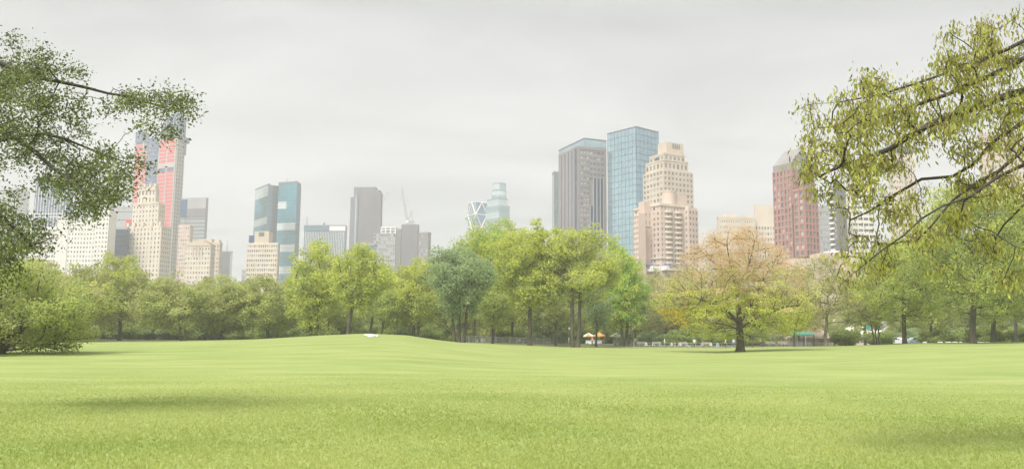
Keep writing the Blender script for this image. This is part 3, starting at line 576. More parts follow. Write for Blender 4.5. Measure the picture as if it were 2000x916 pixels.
# ---- diagonal-braced tower and round-topped tower
b = Box3(914, 929, 951, 394, 1150, 40, 430); B = Building('braced_tower', 'blue glass tower wrapped in white diamond shaped bracing', b, W['lgrey']); B.vol(b, .4); gl = glass('braced_glass', (.07, .22, .36), var=.15, metal=.4)
B.curtain(b.face('L'), b.z(490), b.z1, 4, 40, glass('braced_side_glass', (.25, .36, .42), var=.15), MULW, name='side_glazing'); B.curtain(b.face('R'), b.z(490), b.z1, 1, 400, gl, MULW); br = B.part('bracing', W['whitem'])
def brace(f, nx, ph):
    H = b.z(418)-b.z1; H = abs(H); 
    for k in range(-1, 4):
        zt0 = b.z1-H*k; zb0 = zt0-H
        if zb0 < 10: continue
        for c in range(nx+1):
            cw = f.len/nx; x0 = cw*c; s_ = 1 if (k+ph) % 2 else 0
            for d_ in (-.5, .5):
                a = (x0+(0 if s_ else cw*.5), zt0); e = (x0+(0 if s_ else cw*.5)+d_*cw, zb0)
                if min(a[0], e[0]) < -.1 or max(a[0], e[0]) > f.len+.1 or zt0 > b.z1+1: continue
                p = f.q(a[0], .5); r_ = f.q(e[0], .5); br.tube((p.x, p.y, a[1]), (r_.x, r_.y, e[1]), .75, .75, 5)
        p = f.q(0, .5); r_ = f.q(f.len, .5)
        if zt0 <= b.z1+1: br.tube((p.x, p.y, zt0), (r_.x, r_.y, zt0), .6, .6, 5)
brace(b.face('R'), 1, 0); brace(b.face('L'), 1, 0); B.finish()
b = Box3(948, 975, 995, 400, 1050, 40, 430); B = Building('stepped_glass_tower', 'pale grey glass tower stepping up to a round drum top', b, W['lgrey']); B.vol(b, .4); GG = glass('grey_green_glass', (.30, .46, .50), var=.25, lit=(.6, .7, .7), litfrac=.15)
B.curtain(b.face('L'), b.z(490), b.z1, 7, 4, GG, MUL, t=.3); B.curtain(b.face('R'), b.z(490), b.z1, 6, 4, GG, MUL, t=.3)
b2 = Box3(951, 974, 991, 386, 1053, 40, 430); B.vol(b2, .4, z0=b.z1-1); B.curtain(b2.face('L'), b.z1, b2.z1, 6, 4, GG, MULW); B.curtain(b2.face('R'), b.z1, b2.z1, 5, 4, GG, MULW)
cx_ = P(975, 370, 1075); rad = 13.5*1075/1640; dr_ = B.part('drum', GG); dr_.prism([(cx_.x+rad*1.12*math.cos(t*math.pi/12), 1075+rad*1.12*math.sin(t*math.pi/12)) for t in range(24)], b2.z1-2, P(975, 375, 1075).z)
dr_.prism([(cx_.x+rad*math.cos(t*math.pi/12), 1075+rad*math.sin(t*math.pi/12)) for t in range(24)], P(975, 375, 1075).z, P(975, 360, 1075).z)
rg = B.part('drum_ring', MULD); rg.prism([(cx_.x+rad*1.06*math.cos(t*math.pi/12), 1075+rad*1.06*math.sin(t*math.pi/12)) for t in range(24)], P(975, 375, 1075).z, P(975, 373, 1075).z)
rg.prism([(cx_.x+rad*1.03*math.cos(t*math.pi/12), 1075+rad*1.03*math.sin(t*math.pi/12)) for t in range(24)], P(975, 360.5, 1075).z, P(975, 359.5, 1075).z); B.finish()
# ---- brown and glass tower
B, b = simple('glass_slab', 'narrow pale teal glass slab behind left edge of striped stone tower', 1079, 1082, 1100, 335, 700, 5, 'lgrey', 'curtain', (1, 6), 4, 480, g=GPALE, mull=MUL); B.finish()
b = Box3(1092, 1126, 1184, 287, 620, 22, 380); B = Building('stone_and_glass_tower', 'brown grey tower with vertical stone stripes and navy glass corner', b, W['brown']); B.vol(b, .4); f = b.face('L'); g = b.face('R'); zb = b.z(485)
nv = B.part('glazing', GNAVY); st = B.w
for k in range(5): u = f.len*(.0+.2*k); f.box(nv, u+f.len*.15, u+f.len*.2, zb, b.z1-2, -.3, .1); f.box(st, u, u+f.len*.15, zb, b.z1-.01, -.3, .5)
f.box(st, 0, f.len, b.z1-2, b.z1, -.3, .55)
f.box(nv, f.len*.93, f.len+.35, zb, b.z1-1.5, .5, .6)
B.grid(g, zb, b.z1-1.5, 3, 3.9, .72, .5, u0=g.len*.12, u1=g.len*.42, pal=(2, 2, 1), proud=.5); B.grid(g, b.z(345), b.z1-1.5, 4, 3.9, .68, .5, u0=g.len*.42, u1=g.len*.93, pal=(2, 1, 1, 0), proud=.5)
g.box(st, 0, g.len*.12, zb, b.z1-.01, -.3, .62)
for k in range(5):
    top = (400, 345, 345, 345, 345)[k]; u = g.len*(.44+.115*k); g.box(nv, u+.3, u+g.len*.105, zb, b.z(top)-.01, -.3, .3); g.box(B.part('fin', W['lgrey']), u-.3, u+.35, zb, b.z(top), -.2, .9)
g.box(st, g.len*.93, g.len, zb, b.z1-.01, -.3, .6); g.box(st, 0, g.len, b.z1-1.5, b.z1+.5, -.3, .72)
bt = Box3(1092, 1141, 1184, 271, 640, 22, 300); B.vol(bt, .5, z0=b.z1-1); tg = GB; ft = bt.face('L'); fr_ = bt.face('R')
ft.box(B.part('top_glazing', tg), 0, ft.len, bt.z(480), bt.z1-.5, -.2, .2); fr_.box(B.part('top_glazing', tg), 0, fr_.len, b.z1+.5, bt.z1-.5, -.2, .2)
for ff in (ft, fr_): ff.box(B.part('mullions', MUL), -.1, ff.len, bt.z1-.5, bt.z1+.5, -.3, .4)
fr_.box(B.part('sign_band', MULD), fr_.len*.2, fr_.len*.97, b.z1+1, b.z1+4, .2, .5)
B.finish()
# ---- big blue glass tower
b = Box3(1187, 1243, 1287, 249, 600, 40, 340); B = Building('blue_glass_tower', 'tall plain sky blue glass tower behind the stepped stone building', b, W['lgrey']); B.vol(b, .4)
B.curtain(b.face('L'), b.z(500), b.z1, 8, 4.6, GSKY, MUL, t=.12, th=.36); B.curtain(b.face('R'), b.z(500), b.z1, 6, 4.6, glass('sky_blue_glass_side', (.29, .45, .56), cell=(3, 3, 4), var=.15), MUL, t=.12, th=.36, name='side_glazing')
f = b.face('L'); mm = B.part('mullions', MUL); f.box(mm, f.len-.25, f.len+.35, b.z(312), b.z1, .2, .4)
for ff in (b.face('L'), b.face('R')): ff.box(mm, 0, ff.len, b.z1, b.z1+.8, -.3, .3)
B.finish()
# ---- beige stepped tower (rear)
b = Box3(1257, 1296, 1354, 330, 560, 28, 380); B = Building('stepped_stone_tower', 'beige stone tower with square windows and terraced setbacks up to a plain block', b, W['beige']); B.vol(b, .3)
def tier(B, xl, xc, xr, ytop, Y, th, z0, cl, crr, fh=3.8, wall='beige', yref=None, wr=.5, hr=.5, pal=(0, 1, 1)):
    t = Box3(xl, xc, xr, ytop, Y, th, yref); B.vol(t, .25, z0=z0)
    B.grid(t.face('L'), z0, t.z1-.6, cl, fh, wr, hr, pal=pal, proud=.3); B.grid(t.face('R'), z0, t.z1-.6, crr, fh, wr, hr, pal=pal, proud=.3)
    for ff in (t.face('L'), t.face('R')): ff.box(B.w, -.3, ff.len+.3, t.z1-.6, t.z1+.5, -.4, .5)
    return t
B.grid(b.face('L'), b.z(480), b.z1-.6, 6, 3.7, .62, .58, pal=(1, 1, 2)); B.grid(b.face('R'), b.z(480), b.z1-.6, 8, 3.7, .5, .5, pal=(1, 1, 0))
t1 = tier(B, 1262, 1297, 1344, 312, 562, 28, b.z1-.2, 5, 6); t2 = tier(B, 1270, 1298, 1338, 300, 564, 28, t1.z1-.2, 4, 5); 
t3 = Box3(1285, 1302, 1336, 277, 568, 28); B.vol(t3, .1, z0=t2.z1-.2); fg = t3.face('R')
for k in range(4): fg.box(B.part('louvre', W['grey']), fg.len*(.35+.12*k), fg.len*(.42+.12*k), t3.z(288), t3.z(279), .0, .15)
tb = B.part('blue_window', GNAVY); t2.face('L').box(tb, t2.ll*.45, t2.ll*.7, t1.z(330), t1.z(303), .3, .5)
B.finish()
# ---- pinkish building in front with balconies
b = Box3(1240, 1290, 1345, 398, 500, 28, 450); B = Building('balcony_building', 'pinkish stone apartment house with curved balconies and arched top in front', b, W['pink']); B.vol(b, .3)
B.grid(b.face('L'), b.z(545), b.z1-1, 7, 3.1, .5, .55, pal=(0, 1, 1, 2)); B.grid(b.face('R'), b.z(545), b.z1-1, 9, 3.1, .42, .5, pal=(1, 1, 2))
bl = Box3(1238, 1248, 1262, 416, 496, 28, 460); B.vol(bl, .2); B.grid(bl.face('L'), b.z(545), bl.z1-1, 3, 3.1, .5, .5, pal=(0, 0, 1))
tl_ = Box3(1247, 1258, 1272, 393, 505, 28, 430); B.vol(tl_, .1); B.grid(tl_.face('R'), b.z(440), tl_.z1-6, 2, 3.4, .3, .5, pal=(1,))
tr_ = Box3(1330, 1345, 1363, 404, 506, 40, 440); B.vol(tr_, .2); B.grid(tr_.face('R'), b.z(545), tr_.z1-1.5, 3, 3.4, .55, .45, pal=(0, 1)); B.grid(tr_.face('L'), b.z(545), tr_.z1-1.5, 2, 3.4, .4, .45, pal=(1,))
mt_ = Box3(1292, 1308, 1340, 378, 508, 28, 420); B.vol(mt_, .1); f = mt_.face('R')
cxm = f.q(f.len*.1, -2); tw = B.part('turret', W['pink']); tw.prism([(cxm.x+4.2*math.cos(t*math.pi/8), cxm.y+4.2*math.sin(t*math.pi/8)) for t in range(16)], b.z1-1, mt_.z1+1); tw.prism([(cxm.x+4.4*math.cos(t*math.pi/8), cxm.y+4.4*math.sin(t*math.pi/8)) for t in range(16)], mt_.z1+1, mt_.z1+1.8)
fR = b.face('R'); fL = b.face('L'); k = 0; z = b.z(545)
while z < b.z1-3:                                  # stacked curved balconies: two on the right face, one on the left
    for (ff, u) in ((fR, fR.len*.28), (fR, fR.len*.62), (fL, fL.len*.5)):
        c = ff.q(u, .2); mb = MB(); a0 = math.atan2(ff.d.y, ff.d.x)-math.pi
        pts = [(c.x+2.6*math.cos(a0+t*math.pi/8), c.y+2.6*math.sin(a0+t*math.pi/8)) for t in range(9)]
        mb.prism(pts, z, z+1.05); mb.build('balcony', W['cream'], B.root, B.org)
    z += 3.1
cn = B.part('cornice', W['cream'])
for ff in (fL, fR): ff.box(cn, -.5, ff.len+.5, b.z1-1, b.z1+.4, -.4, .8)
for ff in (fL, fR): ff.box(cn, -.5, ff.len+.5, b.z(505), b.z(502), .0, .95)
aw = B.part('storefront', W['whitem']); fL.box(aw, -2, fL.len, b.z(530), b.z(520), -.2, 6); fR.box(aw, 0, fR.len+14, b.z(528), b.z(520), -.2, 5)
an = B.part('awning', mat('purple_blue_awning', (.10, .11, .28), .7)); fL.box(an, -1, fL.len*.9, b.z(522), b.z(517), -.1, 6.6); fR.box(an, fR.len*.1, fR.len*.75, b.z(521), b.z(515), -.1, 5.8)
B.finish()
# ---- right side
B, b = simple('beige_block', 'long low beige block rising behind the bare crowned tree', 1402, 1405, 1476, 423, 520, 4, 'cream', 'grid', (1, 16), 3.4, 540, wr=.4, hr=.4, pal=(1, 2), yref=470)
b2 = Box3(1473, 1475, 1514, 400, 524, 4, 450); B.vol(b2, .1); B.grid(b2.face('R'), b2.z(540), b2.z(440), 7, 3.4, .5, .45, pal=(0, 1, 2)); f = b.face('R')
for k in range(6): f.box(B.w, f.len*(.08+.15*k), f.len*(.14+.15*k), b.z1, b.z1+.9+.5*(k % 3), -3, -.5)
f.box(B.w, f.len*.15, f.len*.5, b.z1, b.z1+1.8, -6, -2); B.finish()
# red granite tower
b = Box3(1512, 1548, 1592, 325, 430, 32, 420); B = Building('red_granite_tower', 'red granite tower with green grey windows and sloping glazed top', b, W['granite']); B.vol(b, .3)
GW = glass('green_grey_window', (.30, .37, .36), metal=.4, var=.3)
f = b.face('L'); g = b.face('R'); zb = b.z(505)
B.grid(f, zb, b.z(330), 5, 3.15, .55, .66, pal=(1, 1, 2, 0), proud=.45); B.grid(g, b.z(400), b.z(330), 5, 3.15, .6, .66, pal=(1, 1, 2), proud=.45); 
b2 = Box3(1552, 1572, 1598, 369, 418, 32, 430); B.vol(b2, .3); B.grid(b2.face('L'), zb, b2.z1-.8, 2, 3.3, .6, .66, pal=(1, 1, 2), proud=.45); B.grid(b2.face('R'), zb, b2.z1-.8, 4, 3.3, .6, .66, pal=(1, 0, 1), proud=.45)
for ff in (b2.face('L'), b2.face('R')): ff.box(B.w, -.2, ff.len+.2, b2.z1-.8, b2.z1+.6, -.3, .62)
zr = b.z(330); rf = B.part('sloped_top', mat('top_cladding', (.25, .235, .225), .5)); pl = [b.C, b.Rp, b.B, b.Lp]; zpk = b.z(284)
mid1 = b.Lp.lerp(b.B, .5); mid0 = b.C.lerp(b.Rp, .5)
i = len(rf.v); rf.v += [(*b.Lp, zr), (*b.C, zr), (*b.Rp, zr), (*b.B, zr), (*b.Lp, b.z(318)), (*b.C, b.z(318)), (*b.Rp, b.z(318)), (*b.B, b.z(318)), (*(b.C.lerp(b.Rp, .55)), zpk), (*(b.Lp.lerp(b.B, .55)), zpk)]
rf.f += [(i, i+1, i+5, i+4), (i+1, i+2, i+6, i+8, i+5), (i+2, i+3, i+7, i+6), (i+3, i, i+4, i+9, i+7), (i+4, i+5, i+8, i+9), (i+6, i+7, i+9, i+8)]; rf.m += [0]*6
tg_ = B.part('top_glazing', GSKY); g.box(tg_, g.len*.35, g.len*.5, b.z(345), b.z(312), .0, .6); B.finish()
B, b = simple('grey_block', 'pale grey block between red granite tower and dark striped tower', 1596, 1598, 1622, 410, 560, 5, 'lgrey', 'grid', (1, 6), 3.6, 505, pal=(1, 2), yref=450); f = b.face('R'); f.box(B.w, f.len*.55, f.len, b.z1, b.z(400), -8, -.2); B.finish()
b = Box3(1621, 1634, 1652, 362, 480, 40, 420); B = Building('balcony_tower', 'slim tower of charcoal piers with stacked balconies behind hanging leaves', b, W['grey']); B.vol(b, .3)
B.grid(b.face('L'), b.z(500), b.z1-1, 3, 3.1, .6, .5, pal=(0, 2, 2)); b.face('R').box(B.w, 0, b.lr, b.z(500), b.z1, -.2, .5)
z = b.z(500); bal = 0
while z < b.z1-3: mb = MB(); b.face('L').box(mb, b.ll*.1, b.ll*.7, z, z+1, .3, 1.6); mb.build('balcony', W['whitem'], B.root, B.org); z += 3.1
B.finish()
b = Box3(1652, 1654, 1706, 330, 500, 6, 420); B = Building('ribbon_tower', 'white tower with dark ribbon windows seen through hanging right branches', b, W['white']); B.vol(b, .3); B.grid(b.face('R'), b.z(500), b.z1-1, 2, 3.3, .35, .4, u0=0, u1=b.lr*.18, pal=(0,)); B.grid(b.face('R'), b.z(500), b.z1-1, 4, 3.3, .85, .42, u0=b.lr*.2, pal=(0, 1)); B.finish()
b = Box3(1738, 1752, 1790, 296, 520, 12, 400); B = Building('grey_topped_tower', 'beige tower with slate grey cap high behind the right branches', b, W['cream']); B.vol(b, .3)
B.grid(b.face('L'), b.z(500), b.z1-4, 3, 3.3, .5, .5, pal=(1, 2)); B.grid(b.face('R'), b.z(500), b.z1-4, 8, 3.3, .5, .5, pal=(1, 2, 0)); cp = B.part('roof_cap', W['dgrey']); cp.prism([tuple(p) for p in b.poly(-.6)], b.z1+.01, b.z1+3.5); B.finish()
B, b = simple('pink_tower', 'pinkish brick tower at right edge behind the branches', 1918, 1922, 2030, 262, 480, 5, 'pink', 'grid', (1, 16), 3.3, 420, pal=(0, 1, 2), yref=350); B.finish()
# museum-like long low walls and a pale dome
b = Box3(1522, 1524, 1668, 505, 330, 3, 520); B = Building('long_low_building', 'long low pink cream building with flat terraces behind park trees', b, W['pink']); B.vol(b, .1); f = b.face('R')
for (u0, u1, yt, m_) in ((0, .22, 512, .5), (.2, .62, 504, 1.0), (.55, 1, 492, .7)): f.box(B.w, f.len*u0, f.len*u1, 0, b.z(yt), -10-m_, m_)
B.grid(f, 3, b.z(522), 26, 3.5, .4, .4, pal=(0, 1), proud=1.15)
dm = B.part('dome', W['whitem']); c = f.q(f.len*.86, -8)
for k in range(5): r0 = 6.5*math.cos(k*.3); r1 = 6.5*math.cos((k+1)*.3); z0_ = b.z(492)+1.5*math.sin(k*.3); z1_ = b.z(492)+1.5*math.sin((k+1)*.3); dm.tube((c.x, c.y, z0_), (c.x, c.y, z1_), r0, r1, 20)
B.finish()
# ================================================================== TREES
class Bronze:
    kinds = ['bronze', 'gold', 'tan']
    def __call__(s, pts, h, rng):
        a = h+rng.normal(0, .13, len(h)); o = np.where(a > .60, 1, np.where(a > .40, 3, 0))
        e = (pts[:, 0] < pts[:, 0].min()*.62) & (h < .3); o = np.where(e & (rng.random(len(h)) < .7), 2, o)
        return o
class Mixed:
    def __init__(s, kinds, fr): s.kinds = kinds; s.fr = fr
    def __call__(s, pts, h, rng):
        o = np.zeros(len(h), int); u = rng.random(len(h)); acc = 0
        for i, f in enumerate(s.fr): o = np.where((u >= acc) & (u < acc+f), i+1, o); acc += f
        return o
PG = 'front row of trees round the meadow'
# left half
tree('broadleaf_tree', 'low dark green tree sweeping down to the lawn at far left edge', 5, 62, 508, 702, -180, 196, 'mid', K=520, nl=110, sig=.36, size=.17, rt=.22, fork=.25, group=PG, seed=1, two=Mixed(['olive', 'dark'], [.3, .3]), lobes=16)
tree('broadleaf_tree', 'pale olive tree with a leaning dark stem above the low left tree', 88, 135, 500, 655, 20, 165, 'olive', K=230, nl=60, rt=.3, lean=-.12, group=PG, seed=2, two=Mixed(['tan'], [.3]))
tree('broadleaf_tree', 'rounded pale olive tree with low spreading crown left of the tall yellow green one', 155, 150, 515, 655, 95, 232, 'olive', K=230, nl=62, group=PG, seed=3, two=Mixed(['yg'], [.25]))
tree('broadleaf_tree', 'domed yellow green tree with dark branches below the cream tower', 233, 158, 496, 650, 168, 296, 'mid', K=250, nl=60, rt=.33, group=PG, seed=4, two=Mixed(['olive', 'yg'], [.3, .25]))
tree('broadleaf_tree', 'wide low olive tree with a pale forked trunk beneath the arched building', 357, 146, 541, 650, 268, 425, 'olive', K=260, nl=58, bark=BARKL, stems=2, rt=.22, group=PG, seed=5, two=Mixed(['mid'], [.3]))
tree('broadleaf_tree', 'low rounded olive green tree right of the pale forked trunk', 432, 152, 546, 655, 385, 492, 'olive', K=200, nl=58, group=PG, seed=6, two=Mixed(['mid'], [.4]))
tree('broadleaf_tree', 'bushy olive tree standing below the cream apartment tower', 522, 152, 540, 655, 462, 590, 'olive', K=230, nl=60, group=PG, seed=7, two=Mixed(['mid'], [.45]))
tree('broadleaf_tree', 'tall yellow green tree in front of the finned office block', 612, 146, 471, 652, 556, 672, 'yg', K=270, nl=58, rt=.32, group=PG, seed=8, two=Mixed(['mid'], [.4]), stems=2)
tree('vase_tree', 'vase shaped tree with bare dark fork on the crest of the mound', 679, 137, 480, 618, 640, 764, 'yg', K=230, nl=46, rt=.30, shape='vase', fork=.2, group=PG, seed=9, two=Mixed(['mid'], [.45]), sides=6)
tree('broadleaf_tree', 'soft green tree with slim trunk just behind the vase shaped tree', 722, 165, 520, 640, 700, 800, 'mid', K=170, nl=56, rt=.24, group=PG, seed=10)
tree('broadleaf_tree', 'yellow green tree with drooping skirt right of the mound crest', 812, 160, 488, 655, 764, 860, 'yg', K=210, nl=56, rt=.28, group=PG, seed=11, two=Mixed(['mid'], [.4]), stems=2)
tree('broadleaf_tree', 'grey green tree with several arching dark stems and one pale trunk', 896, 138, 471, 640, 836, 962, 'blue', K=250, nl=60, rt=.26, stems=3, shape='vase', fork=.3, group=PG, seed=12)
tree('broadleaf_tree', 'tallest bright yellow green tree of the central clump', 962, 165, 424, 612, 886, 1066, 'yg', K=620, nl=60, sig=.68, rt=.42, group=PG, seed=13, two=Mixed(['bright'], [.3]))
tree('broadleaf_tree', 'big yellow green tree with dark trunk right of the tallest one', 1035, 143, 433, 620, 968, 1104, 'yg', K=460, nl=55, rt=.36, fork=.3, group=PG, seed=14, two=Mixed(['mid'], [.3]), sides=6)
tree('broadleaf_tree', 'open crowned yellow green tree with twin dark trunks below the stone and glass tower', 1124, 140, 438, 600, 1052, 1208, 'yg', K=380, nl=48, rt=.30, stems=2, fork=.42, group=PG, seed=15, two=Mixed(['mid', 'olive'], [.3, .15]), sides=6)
tree('broadleaf_tree', 'bright green tree at the right end of the central clump', 1220, 165, 478, 655, 1165, 1266, 'bright', K=250, nl=58, rt=.3, group=PG, seed=16, two=Mixed(['yg'], [.3]), stems=2)
# right half
tree('broadleaf_tree', 'tan tinged sparse tree between bright green tree and lone bronze topped tree', 1300, 190, 530, 660, 1245, 1365, 'tan', K=230, nl=52, group=PG, seed=17, two=Mixed(['olive'], [.6]))
def lone():
    D = 105; b = gp(1446, D); rng = np.random.default_rng(5); S = D/FPX
    root = empty('spreading_tree', b, 'lone wide spreading tree with bronze top and yellow green lower boughs', 'tree', PG)
    def q(px, py, dy=0): p = P(px, py, D); k = (D+dy)/D; return np.array([p.x*k-b.x, dy, CAMZ+(p.z-CAMZ)*k-b.z])
    nodes = []; par = []
    def chain(pts, start):
        prev = start
        for i, p in enumerate(pts): nodes.append(p); par.append(prev); prev = len(nodes)-1
        return prev
    chain([q(1446, 690), q(1446, 680), q(1446, 668), q(1445, 650), q(1444, 632), q(1443, 610), q(1441, 585), q(1440, 562)], -1)
    T = {690: 0, 680: 1, 668: 2, 650: 3, 632: 4, 610: 5, 585: 6, 562: 7}
    L_ = [(4, [(1455, 615, -.5), (1466, 598, -1), (1478, 575, -1.4), (1488, 550, -2), (1500, 530, -2.2)]),
          (3, [(1435, 640, 1), (1415, 640, 2), (1395, 645, 3), (1370, 652, 3.5)]), (3, [(1452, 636, -1.5), (1475, 622, -2.5), (1500, 612, -3), (1530, 600, -3.4), (1560, 596, -3.8)]),
          (4, [(1432, 618, -1.5), (1415, 602, -2.5), (1395, 592, -3.2), (1370, 586, -4)]), (4, [(1430, 622, 1.5), (1400, 610, 2.5), (1370, 605, 3.2), (1345, 596, 4), (1320, 592, 4.4)]),
          (7, [(1432, 548, .5), (1412, 528, .9), (1388, 508, 1.5), (1370, 490, 1.8)]), (7, [(1430, 530, -1.2), (1424, 505, -1.8), (1420, 480, -2.2)]),
          (7, [(1450, 545, -.4), (1462, 520, -.8), (1468, 495, -1), (1474, 470, -1.2)]), (7, [(1452, 550, 1.2), (1475, 528, 2), (1495, 510, 2.6), (1515, 490, 3)]),
          (6, [(1425, 572, 1.4), (1400, 562, 2.2), (1380, 552, 3)]), (6, [(1458, 580, 1.5), (1480, 566, 2.6), (1510, 548, 3.4), (1540, 535, 4)]),
          (3, [(1440, 642, -2), (1425, 636, -3.5), (1400, 632, -5)]), (3, [(1450, 640, 2.5), (1475, 634, 4), (1510, 630, 5.5)])]
    for s, pts in L_: chain([q(*p) for p in pts], s)
    # crown volume
    K = 1500; c = []; cent = q(1438, 575)
    while len(c) < K:
        d = rng.normal(0, 1, 3); d /= np.linalg.norm(d); r = rng.random()**.42
        z = d[2]*r; rad = 165*S
        if z > 0:      # dome
            p = np.array([d[0]*r*rad*.98*(1-.38*z), d[1]*r*rad*.8*(1-.38*z), z*138*S])
        else: p = np.array([d[0]*r*rad, d[1]*r*rad*.8, z*92*S])
        p = p+cent
        if z < -.2 and abs(p[0]-cent[0]) < 26*S and rng.random() < .7: continue
        if math.sin(p[0]*1.1+2)*math.sin(p[2]*1.3)*math.sin(p[1]*1.2+1) > .32: continue
        c.append(p)
    pts = np.array(c); A, parr, ti = grow_multi(pts, np.array(nodes), np.array(par), bf=.6, seg=.9, jit=.07, rng=rng)
    r = radii(A, parr, .022, .44, 2.1); r[0] *= 1.7; r[1] *= 1.25
    V, F = tubes(A, parr, r, 6); mesh_np('trunk', V, F, BARK, root, smooth=True)
    h = (pts[:, 2]-pts[:, 2].min())/np.ptp(pts[:, 2]); dens = np.where(h > .5, 11, 30)
    V1, F1, r1, i1 = leaves(pts[h > .48], 72, .50, .145, rng=rng, up=.3); hm = h <= .48
    V2, F2, r2, i2 = leaves(pts[hm], 36, .42, .22, flat=.45, rng=rng)
    mo = Bronze(); ma = mo(pts, h, rng); mi = np.concatenate([ma[h > .48][i1], ma[hm][i2]])
    mesh_np('crown', np.vstack([V1, V2]), np.vstack([F1, F2+len(V1)]), [LF['yg'], LF['bronze'], LF['gold'], LF['tan']], root, mi=mi, rnd=np.concatenate([r1, r2]))
def grow_multi(tips, nodes, par, bf=.3, seg=.8, jit=.1, rng=RNG, sag=.06):
    n = len(nodes); cap = n+len(tips)*10; A = np.zeros((cap, 3)); A[:n] = nodes; parent = np.full(cap, -1); parent[:n] = par; Lp = np.zeros(cap)
    for i in range(n):
        if par[i] >= 0: Lp[i] = Lp[par[i]]+.35*np.linalg.norm(nodes[i]-nodes[par[i]])
    first = 3; dmin = np.min(np.linalg.norm(tips[:, None]-nodes[None, first:], axis=2), axis=1); ti = []
    for k in np.argsort(dmin):
        p = tips[k]; d = np.linalg.norm(A[first:n]-p, axis=1); j = int(np.argmin(d+bf*Lp[first:n]))+first; dist = d[j-first]; m = max(1, min(9, int(round(dist/seg)))); prev = j; a = A[j].copy()
        for q in range(1, m+1):
            f = q/m; pt = a+(p-a)*f
            if q < m: pt = pt+rng.normal(0, jit*seg, 3)+np.array([0, 0, sag*dist*math.sin(math.pi*f)])
            A[n] = pt; Lp[n] = Lp[prev]+np.linalg.norm(pt-A[prev]); parent[n] = prev; prev = n; n += 1
        ti.append((k, prev))
    return A[:n], parent[:n], ti
lone()
tree('broadleaf_tree', 'pale airy tree with grey trunk right of the lone spreading tree', 1612, 140, 492, 640, 1540, 1690, 'tan', K=300, nl=34, size=.28, bark=BARKL, rt=.27, fork=.28, lean=.05, group=PG, seed=18, two=Mixed(['olive'], [.55]))
tree('broadleaf_tree', 'mid green tree with tall straight trunk near the parked cars', 1768, 128, 468, 640, 1672, 1858, 'mid', K=420, nl=56, size=.32, rt=.33, group=PG, seed=19, two=Mixed(['yg'], [.25]))
tree('broadleaf_tree', 'large dark green tree with thick trunk at the right side of the lawn', 1901, 108, 345, 648, 1790, 2045, 'mid', K=760, nl=62, size=.27, sig=.55, rt=.36, fork=.35, group=PG, seed=20, two=Mixed(['dark', 'yg'], [.35, .25]), sides=7)
tree('broadleaf_tree', 'dark green tree mostly hidden behind the thick trunked one at right', 1940, 125, 440, 640, 1860, 2090, 'dark', K=330, nl=58, rt=.33, group=PG, seed=21, two=Mixed(['mid'], [.4]))
tree('small_tree', 'small dark stemmed sapling with sparse low crown near the green awning', 1712, 138, 585, 640, 1670, 1745, 'olive', K=90, nl=40, size=.26, rt=.12, stems=3, fork=.3, group=PG, seed=22, shape='vase')
tree('small_tree', 'thin small tree before the fence left of the green awning', 1552, 142, 600, 650, 1520, 1590, 'yg', K=70, nl=36, size=.24, rt=.1, fork=.4, group=PG, seed=23)
SR = 'second row of trees behind the front row'
for i, (px, D, top, bot, xl, xr, lf, l2, lb) in enumerate((
    (575, 178, 545, 655, 540, 620, 'mid', 'olive', 'mid green tree behind the gap left of the tall yellow green one'),
    (646, 175, 520, 655, 615, 690, 'mid', 'yg', 'soft green tree filling the gap left of the vase shaped tree'),
    (770, 178, 520, 655, 735, 815, 'olive', 'mid', 'dull green tree filling the gap right of the vase shaped tree'),
    (850, 182, 492, 655, 812, 890, 'mid', 'blue', 'mid green tree behind the grey green many stemmed tree'),
    (925, 185, 458, 650, 880, 985, 'yg', 'mid', 'yellow green tree between grey green tree and tallest tree'),
    (1000, 185, 438, 650, 945, 1075, 'yg', 'mid', 'yellow green tree whose dome shows between the two tallest crowns'),
    (1078, 182, 452, 650, 1030, 1135, 'mid', 'yg', 'mid green tree filling the notch above the slim olive tree'),
    (1180, 182, 466, 650, 1120, 1245, 'yg', 'bright', 'yellow green tree behind the bright green one'),
    (1340, 190, 560, 655, 1290, 1400, 'olive', 'tan', 'dull olive tree behind the left boughs of the lone tree'),
    (1560, 185, 560, 655, 1500, 1620, 'tan', 'olive', 'tan green tree behind the right boughs of the lone tree'),
    (1690, 170, 530, 650, 1635, 1745, 'mid', 'olive', 'soft green tree above the white roofed pavilion'),
    (1820, 150, 440, 640, 1755, 1885, 'mid', 'mid', 'dense green tree between straight trunk and thick trunk'),
    (1985, 140, 395, 640, 1920, 2070, 'mid', 'dark', 'green tree behind the branches at the right edge'),
    (45, 172, 510, 650, 0, 90, 'olive', 'mid', 'dull green tree behind the low tree at far left'),
    (300, 178, 545, 650, 262, 345, 'mid', 'olive', 'mid green tree in the dip right of the domed tree'),
    (400, 178, 548, 650, 370, 440, 'mid', 'olive', 'mid green tree between two low olive crowns'),
    (475, 178, 548, 650, 440, 515, 'olive', 'mid', 'olive tree in the dip left of the bushy olive tree'))):
    tree('broadleaf_tree', lb, px, D, top, bot, xl, xr, lf, K=180, nl=56, sig=.62, size=.44, rt=.26, group=SR, seed=100+i, two=Mixed([l2], [.4]))
